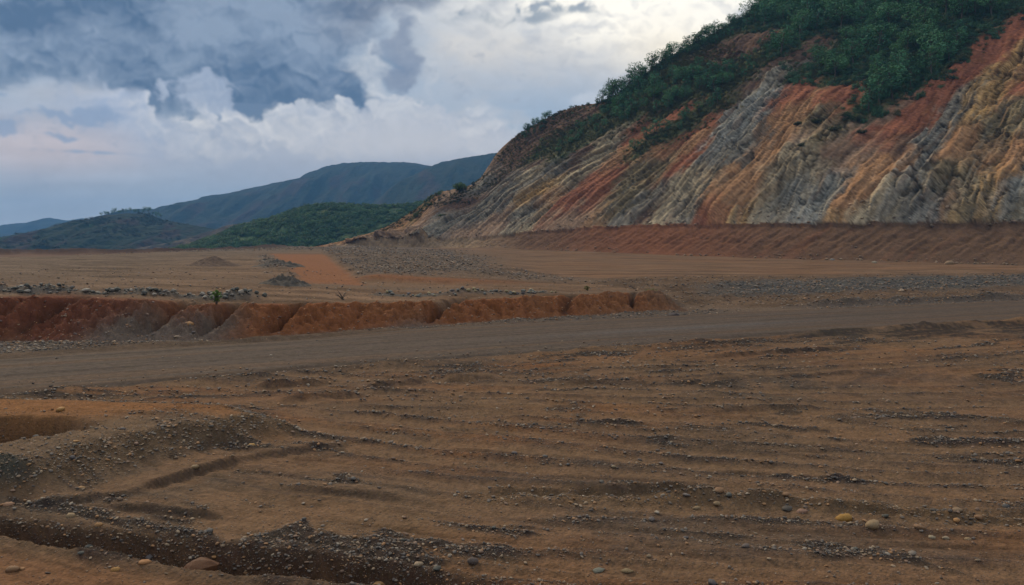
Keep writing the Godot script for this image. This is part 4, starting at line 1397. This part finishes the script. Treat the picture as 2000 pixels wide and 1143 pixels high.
# ------------------------------------------------------------------ stones
# a stone one unit across
func stone_mesh(sd: int, rings: int, sides: int, flat: float, rough: float, angular := false) -> ArrayMesh:
	var n := noise(FastNoiseLite.TYPE_SIMPLEX_SMOOTH, FastNoiseLite.FRACTAL_FBM, 3, sd)
	var s := Soup.new()
	var facets: Array[Vector3] = []
	for k in 9:
		facets.append(ball().normalized())
	var at := func(j: int, i: int) -> Vector3:
		var th := PI * j / rings
		var ph := TAU * (i % sides) / sides
		var v := Vector3(sin(th) * cos(ph), cos(th), sin(th) * sin(ph))
		var r := 1.0 + rough * n.get_noise_3dv(v * 0.9)
		if angular:
			for f in facets:
				var c := v.dot(f)
				if c > 0.1:
					r = minf(r, 0.74 / c)
		return Vector3(v.x, v.y * flat, v.z * 0.78) * r * 0.5
	for j in rings + 1:
		for i in sides:
			var a: Vector3 = at.call(j, i)
			s.p.append(a)
			s.n.append(Vector3(a.x, a.y / (flat * flat), a.z / 0.6).normalized())
			s.c.append(Color.WHITE)
	for j in rings:
		for i in sides:
			var k := j * sides + i
			var r := j * sides + (i + 1) % sides
			s.i.append_array(PackedInt32Array([k, k + sides, r, r, k + sides, r + sides]))
	var m := s.mesh()
	if angular:
		var st := SurfaceTool.new()
		st.create_from(m, 0)
		st.deindex()
		st.set_smooth_group(-1)
		var raw := m.surface_get_arrays(0)
		var p: PackedVector3Array = raw[Mesh.ARRAY_VERTEX]
		var ix: PackedInt32Array = raw[Mesh.ARRAY_INDEX]
		var f := Soup.new()
		for k in range(0, ix.size(), 3):
			var a := p[ix[k]]
			var b := p[ix[k + 1]]
			var c := p[ix[k + 2]]
			var nr := (c - a).cross(b - a).normalized()
			if nr.length() < 0.5:
				continue
			if nr.dot(a + b + c) < 0.0:
				nr = -nr
			for v in [a, b, c]:
				f.i.append(f.p.size())
				f.p.append(v)
				f.n.append((nr * 0.8 + v.normalized() * 0.2).normalized())
				f.c.append(Color.WHITE)
		return f.mesh()
	return m


var cobble: Array[ArrayMesh] = []
var chunk: Array[ArrayMesh] = []
var painted := {}


func stone_material(c: Color) -> StandardMaterial3D:
	var key := Color(snappedf(c.r, 0.012), snappedf(c.g, 0.012), snappedf(c.b, 0.012))
	if not painted.has(key):
		var m: StandardMaterial3D = M.stone.duplicate()
		m.vertex_color_use_as_albedo = false
		m.albedo_color = Color(minf(key.r * 1.2 + 0.006, 1.0), key.g * 1.2 + 0.005, key.b * 1.2 + 0.004).linear_to_srgb()
		painted[key] = m
	return painted[key]


func stone(called: String, mesh: ArrayMesh, x: float, d: float, size: float, flat: float, c: Color, label: String, category: String, group := "", sink := 0.3, turn := -1.0) -> MeshInstance3D:
	var o := MeshInstance3D.new()
	o.name = numbered(called)
	o.mesh = mesh
	o.material_override = stone_material(c)
	add_child(o, true)
	ground(x, d)
	o.position = Vector3(x, gh + size * flat * (0.36 - sink * 0.5), -d)
	o.rotation = Vector3(rng.randf_range(-0.2, 0.2), rng.randf() * TAU if turn < 0.0 else turn, rng.randf_range(-0.2, 0.2))
	o.scale = Vector3(size, size * flat, size)
	tag(o, label, category, group)
	return o


func scatter(called: String, meshes: Array, count: int, tries: int, dmin: float, dmax: float, smin: float, smax: float, want: Callable, tint: Callable, label: String) -> void:
	var where := [[], [], []]
	var tints := [[], [], []]
	var total := 0
	for k in tries:
		if total >= count:
			break
		var d := exp(rng.randf_range(log(dmin), log(dmax)))
		var x := rng.randf_range(-0.76, 0.76) * d
		ground(x, d)
		if rng.randf() > float(want.call(x, d)):
			continue
		var s := smin * pow(smax / smin, pow(rng.randf(), 2.2)) * pow(maxf(d, 8.0) / 10.0, 0.6)
		var v := rng.randi() % meshes.size()
		var basis := Basis.from_euler(Vector3(rng.randf_range(-0.4, 0.4), rng.randf() * TAU, rng.randf_range(-0.4, 0.4))).scaled_local(Vector3(s, s * rng.randf_range(0.6, 1.0), s * rng.randf_range(0.7, 1.1)))
		where[v].append(Transform3D(basis, Vector3(x, gh + s * 0.12, -d)))
		tints[v].append(tint.call(x, d))
		total += 1
	for v in meshes.size():
		if where[v].size():
			mass(called, meshes[v], M.pebble, where[v], tints[v], label, "gravel")


func stone_tint() -> Color:
	var r := rng.randf()
	var c := Color(0.13, 0.115, 0.10)
	if r < 0.28:
		c = Color(0.075, 0.07, 0.066)
	elif r < 0.45:
		c = Color(0.26, 0.19, 0.12)
	elif r < 0.6:
		c = Color(0.29, 0.15, 0.06)
	elif r < 0.66:
		c = Color(0.28, 0.235, 0.18)
	elif r < 0.8:
		c = Color(0.19, 0.12, 0.08)
	return c * rng.randf_range(0.7, 1.25)


func rock_look(c: Color, size: float) -> String:
	var l := (c.r + c.g + c.b) / 3.0
	var hue := "orange " if c.r > 2.4 * c.b else ("whitish " if l > 0.25 else ("pale " if l > 0.16 else ("grey brown " if l > 0.11 else ("dark grey " if l > 0.078 else "black "))))
	return ("large " if size > 0.75 else ("small " if size < 0.45 else "")) + hue


func near_side(x: float, d: float, base: float, share: float) -> float:
	var q := d - road_mid(x)
	if q > -5.3 and q < 5.0:
		gh = 0.055      # grit lies on the road too, more of it towards the edges
		return 0.004 + 0.07 * smoothstep(3.2, 5.0, absf(q))
	return base + share * gg * gg


func make_heaps() -> void:
	rng.seed = 5
	# a cone of tipped soil out on the plain, low heaps of broken rock
	for e in [[-25.7, 66.5, 2.1, 0.85, 0.3, Color(0.15, 0.105, 0.08), "dirt_heap", "dark conical heap of soil standing alone on the flat plain at left", "heap"],
			[-13.4, 45.6, 1.5, 0.34, 1.0, Color(0.115, 0.10, 0.085), "gravel_heap", "low grey gravel heap at the near end of the red strip", "heap"],
			[-19.8, 66.0, 2.2, 0.42, 1.0, Color(0.12, 0.105, 0.09), "gravel_heap", "ragged dark rubble heap farther back beside the red strip", "heap"]]:
		var nr := 26
		var ns := 56
		var pos := PackedVector3Array()
		var col := PackedColorArray()
		ground(e[0], e[1])
		var y0 := gh
		for j in nr:
			var f := float(j) / (nr - 1)
			for i in ns + 1:
				var a := TAU * (i % ns) / ns
				var rr: float = e[2] * f * (1.0 + 0.22 * fb.get_noise_2d(cos(a) * 0.9 + e[0], sin(a) * 0.9))
				var px := cos(a) * rr * 1.15
				var pz := sin(a) * rr
				var y: float = e[3] * (0.9 * pow(1.0 - f, 1.15) + 0.1 * (1.0 - f * f)) + (0.05 + 0.30 * e[4]) * fb.get_noise_2d(px * 1.9 + e[0], pz * 1.9) * (1.0 - f * f)
				ground(e[0] + px, e[1] - pz)
				pos.append(Vector3(px, y + lerpf(0.0, gh - y0 - 0.05, f), pz))
				col.append(e[5] * (1.0 + 0.5 * fb.get_noise_2d(px * 3.0, pz * 3.0 + e[0])))
		var nrm := grid_normals(ns + 1, nr, pos)
		for k in nrm.size():
			if nrm[k].y < 0.0:
				nrm[k] = -nrm[k]
			if nrm[k].length() < 0.5:
				nrm[k] = Vector3.UP
		var o := solid(e[6], sheet(ns + 1, nr, pos, col, nrm), M.ground)
		o.position = Vector3(e[0], y0, -e[1])
		tag(o, e[7], e[8])


func make_stones() -> void:
	rng.seed = 101
	for k in 4:
		cobble.append(stone_mesh(200 + k, 9, 14, 0.72, 0.35))
		chunk.append(stone_mesh(300 + k, 7, 9, 0.8, 0.5, true))
	var peb: Array[ArrayMesh] = [stone_mesh(401, 4, 6, 0.62, 0.4), stone_mesh(402, 4, 6, 0.7, 0.6, true), stone_mesh(403, 3, 6, 0.5, 0.5)]
	# stones one can point at: x, depth, size, flatness, kind, colour, label
	var ochre := Color(0.31, 0.165, 0.04)
	var tan := Color(0.26, 0.175, 0.095)
	var dark := Color(0.075, 0.062, 0.05)
	var pinkish := Color(0.25, 0.14, 0.10)
	var pale := Color(0.30, 0.235, 0.16)
	var brown := Color(0.22, 0.12, 0.06)
	var olive := Color(0.15, 0.135, 0.09)
	var list := [
		[4.40, 10.05, 0.225, 0.72, 0, ochre, "smooth yellow ochre cobble, the brightest stone on the ground"],
		[4.55, 9.58, 0.19, 0.85, 0, tan, "tan rounded cobble with a dark near side, just in front of the yellow stone"],
		[3.74, 10.33, 0.16, 0.6, 0, dark, "dark flat stone leaning on others left of the yellow cobble"],
		[3.90, 10.25, 0.17, 0.7, 1, pinkish, "pinkish brown stone between the dark flat stone and the yellow cobble"],
		[3.80, 10.58, 0.15, 0.5, 0, brown, "flat brown stone behind the dark flat stone"],
		[2.90, 10.68, 0.16, 0.6, 0, brown, "broad brown stone at the left end of the line of washed stones"],
		[2.82, 10.45, 0.11, 0.8, 0, tan, "small tan egg of stone in front of the broad brown stone"],
		[2.52, 10.40, 0.11, 0.75, 0, tan * 0.9, "leftmost tan pebble of the washed line, lying on dark gravel"],
		[5.12, 9.55, 0.15, 0.6, 0, brown, "brown stone half sunk at the far end of the right hand pebble row"],
		[5.17, 9.34, 0.09, 0.8, 0, pale, "pale upright pebble next to the half sunk brown stone"],
		[5.33, 9.32, 0.09, 0.75, 0, pale * 0.9, "second pale pebble of the pair beside the half sunk brown stone"],
		[5.60, 9.32, 0.1, 0.7, 0, tan, "tan pebble right of the pale pair in the right hand row"],
		[5.67, 10.2, 0.14, 0.5, 0, dark, "dark flat slab behind the right hand pebble row"],
		[5.95, 10.15, 0.13, 0.6, 0, tan * 0.85, "tan flat stone resting beside the dark flat slab"],
		[6.15, 10.0, 0.13, 0.7, 0, brown, "brown rounded stone near the right edge, right of the dark slab"],
		[1.26, 8.30, 0.15, 0.5, 2, tan * 0.8, "tan angular slab near the bottom edge, right of centre"],
		[0.96, 8.32, 0.14, 0.5, 2, Color(0.15, 0.15, 0.115), "greenish grey slab beside the tan angular slab at the bottom"],
		[-0.43, 8.42, 0.13, 0.9, 0, Color(0.10, 0.075, 0.06), "dark round stone sitting at the end of the trench"],
		[-3.6, 8.72, 0.48, 0.85, 2, Color(0.10, 0.04, 0.014), "rust brown angular boulder lying in the trench"],
		[-5.60, 8.5, 0.15, 0.7, 0, brown, "brown cobble on the near lip at bottom left"],
		[-4.45, 8.5, 0.10, 0.8, 0, Color(0.36, 0.19, 0.06), "small orange pebble on the near lip of the trench"],
		[-4.18, 8.62, 0.14, 0.6, 0, Color(0.32, 0.15, 0.06), "flat orange stone on the lip left of the rust brown boulder"],
		[-3.39, 7.95, 0.2, 0.6, 0, olive, "olive grey cobble at the bottom edge below the boulder"],
		[-5.78, 9.95, 0.11, 0.9, 0, tan, "round tan pebble on the upper lip of the trench at left"],
		[-5.25, 9.65, 0.1, 0.8, 0, Color(0.34, 0.18, 0.07), "orange pebble stuck in the dark far wall of the trench"],
		[-6.85, 10.35, 0.14, 0.7, 0, Color(0.30, 0.17, 0.09), "tan brown cobble at the left edge below the dark clod"],
		[-6.25, 11.05, 0.11, 0.7, 0, Color(0.34, 0.19, 0.08), "orange stone on the gravelly foot of the earth spit"],
		[-1.47, 8.35, 0.16, 0.7, 2, Color(0.27, 0.16, 0.06), "ochre angular stone in the pebbly wall at the trench's right end"],
		[-4.55, 13.35, 0.13, 0.8, 0, Color(0.36, 0.20, 0.06), "orange cobble on the flank of the earth spit near its tip"],
		[-8.7, 14.75, 0.16, 0.8, 0, Color(0.34, 0.18, 0.06), "orange cobble at the rim of the dug hollow"],
		[-4.95, 11.9, 0.12, 0.8, 0, tan, "tan stone caught on the small earth step at left"],
		[65.0, 115.0, 1.5, 0.85, 0, Color(0.20, 0.135, 0.075), "big rounded brown boulder at the foot of the spoil bank, far right"],
		[56.5, 120.5, 1.0, 0.7, 2, Color(0.28, 0.23, 0.16), "pale block left of the big brown boulder at the spoil bank"],
		[56.0, 135.5, 1.0, 0.7, 2, Color(0.22, 0.205, 0.18), "grey boulder at the foot of the spoil bank below the orange rock"],
		[29.0, 57.5, 0.48, 0.6, 0, Color(0.34, 0.24, 0.16), "tan boulder on the dark gravel band right of centre"],
		[8.5, 40.3, 0.7, 0.7, 2, Color(0.05, 0.04, 0.035), "black clod of earth at the right end of the red embankment"],
		[9.1, 40.9, 0.5, 0.7, 2, Color(0.06, 0.045, 0.036), "smaller black clod behind the one ending the red embankment"],
		[-12.7, 30.3, 0.34, 0.8, 0, Color(0.30, 0.15, 0.06), "rounded orange stone perched in the left gully of the embankment"],
		[-12.9, 29.7, 0.34, 0.6, 2, Color(0.22, 0.16, 0.11), "flat grey brown stone below the perched orange stone in the gully"]]
	for e in list:
		var mesh: ArrayMesh = cobble[(int(e[0] * 10.0) + 400) % 4] if e[4] == 0 else (chunk[0] if e[4] == 1 else chunk[(int(e[0] * 10.0) + 400) % 4])
		stone("boulder" if e[2] > 0.4 else "stone", mesh, e[0], e[1], e[2], e[3], e[5], e[6], "boulder" if e[2] > 0.4 else "stone", "", -1.0 if e[6].begins_with("rust") else 0.5, 0.3 + 0.2 * sin(e[0] * 7.0))
	# the long row of dumped rock behind the embankment, and the shorter one in the middle
	for k in 230:
		var f := rng.randf()
		var x := lerpf(-24.0, -11.2, f)
		var d := lerpf(30.5, 34.8, f) + rng.randf_range(-0.45, 0.6)
		var s := 0.11 * pow(3.3, pow(rng.randf(), 1.7))
		var c := [Color(0.10, 0.094, 0.086), Color(0.075, 0.07, 0.066), Color(0.21, 0.18, 0.145), Color(0.135, 0.125, 0.11), Color(0.32, 0.285, 0.24)][[0, 1, 0, 3, 2, 1, 3, 4][rng.randi() % 8]] as Color
		stone("rock", chunk[rng.randi() % 4], x, d, s, rng.randf_range(0.6, 0.95), c, rock_look(c, s / 0.36) + "rock in the " + ["left end", "left half", "middle", "right half", "right end"][mini(int(f * 5.0), 4)] + " of the long row behind the embankment", "rock", "rocks in the long row behind the embankment", 0.1)
	for k in 84:
		var f := rng.randf()
		var x := lerpf(-7.2, 2.6, f)
		var d := lerpf(39.6, 43.6, f) + rng.randf_range(-0.5, 0.8)
		var c := [Color(0.11, 0.105, 0.10), Color(0.09, 0.085, 0.08), Color(0.30, 0.24, 0.13), Color(0.16, 0.15, 0.135)][rng.randi() % 4] as Color
		var s := rng.randf_range(0.14, 0.34)
		stone("rock", chunk[rng.randi() % 4], x, d, s, 0.75, c, rock_look(c, s / 0.34) + "rock in the " + ["left", "middle", "right"][mini(int(f * 3.0), 2)] + " of the short rubble row", "rock", "rocks in the short middle row", 0.1)
	for k in 46:
		var x := rng.randf_range(12.0, 88.0)
		prof(x)
		var s := rng.randf_range(0.25, 0.75)
		stone("rock", chunk[rng.randi() % 4], x, pB - rng.randf_range(-0.6, 2.2), s, 0.75, Color(0.24, 0.17, 0.105) * rng.randf_range(0.7, 1.3), ("big " if s > 0.58 else ("small " if s < 0.42 else "")) + "brown rock at the spoil bank's foot, " + ["under the left end of the cut", "under the grey slabs", "under the orange streak", "under the ochre rock", "near its right end"][clampi(int((x - 12.0) / 15.2), 0, 4)], "rock", "rocks along the foot of the spoil bank", 0.1)
	# fallen stone along the top and the foot of the spoil bank
	for part in 2:
		var where := []
		var tints := []
		for k in 1500:
			var x := rng.randf_range(-24.0, 96.0)
			prof(x)
			var tb := pH * 1.75
			var t := tb + 0.2 + 3.4 * pow(rng.randf(), 1.6) if part == 0 else rng.randf_range(-1.6, 1.0) + (rng.randf() * tb * 0.6 if rng.randf() < 0.2 else 0.0)
			if fb.get_noise_2d(x * 0.13, part * 9.0) < rng.randf_range(-0.5, 0.25):
				continue
			var p := cut(x, t)
			if t < 0.4:
				ground(x, pB - (-t))
				p = Vector3(x, maxf(gh, p.y), -(pB + t))
			var s := 0.14 * pow(7.0, pow(rng.randf(), 2.4)) * (1.0 if part == 0 else 0.7)
			where.append(Transform3D(Basis.from_euler(Vector3(rng.randf_range(-0.6, 0.6), rng.randf() * TAU, rng.randf_range(-0.6, 0.6))).scaled_local(Vector3(s, s * 0.75, s)), p + Vector3(0, s * 0.15, 0)))
			tints.append(Color(dk.r, dk.g, dk.b).lerp(Color(0.26, 0.2, 0.13), 0.4) * rng.randf_range(0.7, 1.2))
		mass("scree", chunk[part + 1], M.pebble, where, tints, "broken stone fallen from the face onto the top of the spoil bank" if part == 0 else "small broken stone along the foot of the spoil bank", "scree")
	# loose pebbles large enough to be picked out near us
	var made := 0
	for k in 4000:
		if made >= 64:
			break
		var d := rng.randf_range(7.8, 13.5)
		var x := rng.randf_range(-0.68, 0.68) * d
		ground(x, d)
		if rng.randf() > gg * gg:
			continue
		made += 1
		var spit := x < -3.0 and d > 10.6
		var ditch := x < 1.0 and d < 9.9
		var c := stone_tint() * 1.1
		var s := rng.randf_range(0.055, 0.11)
		stone("pebble", cobble[rng.randi() % 4], x, d, s, rng.randf_range(0.55, 0.85), c, rock_look(c, s / 0.11) + ("rounded pebble on the earth spit" if spit else ("rounded pebble along the trench" if ditch else "rounded pebble on the rutted ground")) + (", left" if x < -0.25 * d else (", right" if x > 0.25 * d else ", middle")) + (" and near" if d < 9.5 else (" and farther off" if d > 11.5 else "")), "pebble", "pebbles around the earth spit" if spit else ("pebbles along the trench" if ditch else "pebbles on the rutted ground"), 0.2)
	# and all that is too small
	scatter("gravel", peb, 90000, 330000, 7.0, 17.0, 0.007, 0.028, func(_x, _d): return 0.10 + 0.9 * gg, func(_x, _d): return (gc * 1.15).lerp(stone_tint(), 0.45), "fine grit lying in the ruts and on the dust in front")
	scatter("gravel", peb, 30000, 190000, 7.2, 30.0, 0.016, 0.075, func(x, d): return near_side(x, d, 0.01, 0.95), func(_x, _d): return (gc * 1.1).lerp(stone_tint(), 0.75), "loose pebbles and grit strewn over the ground on this side of the road")
	scatter("gravel", peb, 16000, 120000, 26.0, 62.0, 0.02, 0.085, func(x, d): return (0.03 + 0.8 * gg * gg) if d - road_mid(x) > 4.8 else 0.0, func(_x, _d): return (gc * 1.1).lerp(stone_tint() * 1.15, 0.6), "broken gravel along the far edge of the road and on the embankment")
	scatter("gravel", peb, 20000, 160000, 44.0, 190.0, 0.035, 0.10, func(x, d): return 0.9 * pow(maxf(gg - 0.22, 0.0) * 1.28, 2.0) if d - road_mid(x) > 9.0 else 0.0, func(_x, _d): return (gc * 1.1).lerp(stone_tint(), 0.55), "broken stone spread on the plain beyond the embankment")


# ------------------------------------------------------------------ single plants
func make_plants() -> void:
	rng.seed = 303
	var shrub := func(called: String, at: Vector3, r: float, h: float, tint: Color, label: String, leaf: float, n: int) -> void:
		var o := thing(called, at, label, "shrub")
		var w := Soup.new()
		var f := Soup.new()
		for k in n:
			var a := rng.randf() * TAU
			var out := r * sqrt(rng.randf())
			var tip := Vector3(cos(a) * out, h * rng.randf_range(0.55, 1.0) * (1.0 - 0.35 * out / r), sin(a) * out)
			w.tube([Vector3(0, -0.05, 0), Vector3(tip.x * 0.5, tip.y * 0.6, tip.z * 0.5), tip], [0.02 * r + 0.004, 0.012 * r + 0.003, 0.002], 4)
			clump(f, tip * 0.92, Vector3(0.24, 0.24, 0.24) * r, 20, leaf, tint * rng.randf_range(0.65, 1.35))
			clump(f, tip * rng.randf_range(0.35, 0.65), Vector3(0.2, 0.2, 0.2) * r, 12, leaf, tint * rng.randf_range(0.5, 1.1))
		solid("stem", w.mesh(), M.bark, o)
		solid("foliage", f.mesh(), M.leaf, o)
	ground(-12.1, 31.6)
	shrub.call("shrub", Vector3(-12.1, gh, -31.6), 0.24, 0.72, Color(0.10, 0.17, 0.03), "bright green feathery shrub on the brow of the red embankment", 0.028, 26)
	ground(9.0, 50.2)
	shrub.call("shrub", Vector3(9.0, gh, -50.2), 0.5, 0.55, Color(0.13, 0.14, 0.045), "pale yellow green bush behind the right end of the embankment", 0.04, 22)
	ground(5.0, 46.5)
	shrub.call("shrub", Vector3(4.6, gh, -47.0), 0.2, 0.4, Color(0.16, 0.16, 0.05), "tiny yellowish weed left of the pale bush on the flat", 0.03, 10)
	shrub.call("shrub", on_hill(-17.0, 24.0), 2.6, 3.0, Color(0.075, 0.125, 0.035), "bushy green shrub on the flat knoll at the left end of the cut hillside", 0.17, 60)
	shrub.call("shrub", on_hill(-12.6, 27.5), 0.8, 1.9, Color(0.03, 0.04, 0.025), "small dark upright bush between the knoll and the cut face", 0.12, 14)
	for s in [[-30.5, 11.9, 1.9, 1.6, "round green bush halfway down the brown flank of the knoll"], [-26.6, 14.6, 1.0, 1.3, "narrow green bush high on the brown flank of the knoll"], [-36.0, 7.0, 1.4, 1.1, "low bush near the foot of the knoll's brown flank"], [-22.0, 10.0, 1.5, 1.0, "dark low bush beside the red scar under the knoll"], [-42.0, 5.0, 1.6, 1.2, "leftmost low bush at the foot of the knoll"]]:
		shrub.call("shrub", on_hill(s[0], s[1]), s[2], s[3], Color(0.055, 0.085, 0.032), s[4], 0.12, 26)
	for s in [[65.0, 37.0, 1.3, 1.2, "grey green shrub on the brown shelf between orange streak and wood"], [67.0, 33.0, 1.5, 1.1, "spreading shrub low on the brown shelf of the rock face"], [72.0, 37.5, 1.6, 1.2, "dark shrub under the tip of the wood on the rock face"], [62.0, 36.0, 1.0, 0.9, "small shrub right beside the orange streak"], [71.0, 33.0, 1.2, 0.9, "shrub at the right end of the brown shelf above the ochre rock"], [60.5, 27.5, 1.0, 0.8, "small dark shrub above the folded tan beds"]]:
		shrub.call("shrub", on_hill(s[0], s[1]), s[2], s[3], Color(0.05, 0.065, 0.034), s[4], 0.11, 24)
	# bare twigs
	for e in [[-8.05, 36.6, 0.5, 9, "bare dead twig sticking up from the flat behind the embankment"], [8.1, 50.2, 0.7, 16, "dry brown spray of stalks beside the pale bush"]]:
		ground(e[0], e[1])
		var o := thing("dead_twig", Vector3(e[0], gh, -e[1]), e[4], "twig")
		var w := Soup.new()
		w.tube([Vector3(0.1, -0.05, 0), Vector3(-0.05, e[2] * 0.45, 0), Vector3(-0.22, e[2] * 0.95, 0.05)], [0.03, 0.02, 0.006], 5)
		for k in e[3]:
			var a := rng.randf_range(0.0, TAU)
			var b := Vector3(cos(a) * 0.35, rng.randf_range(0.4, 1.0) * e[2], sin(a) * 0.35)
			w.tube([Vector3(0, 0.04 * k * 0.4, 0), b * 0.55 + Vector3(0, 0.06, 0), b], [0.014, 0.01, 0.004], 4)
		solid("stalks", w.mesh(), M.bark, o)
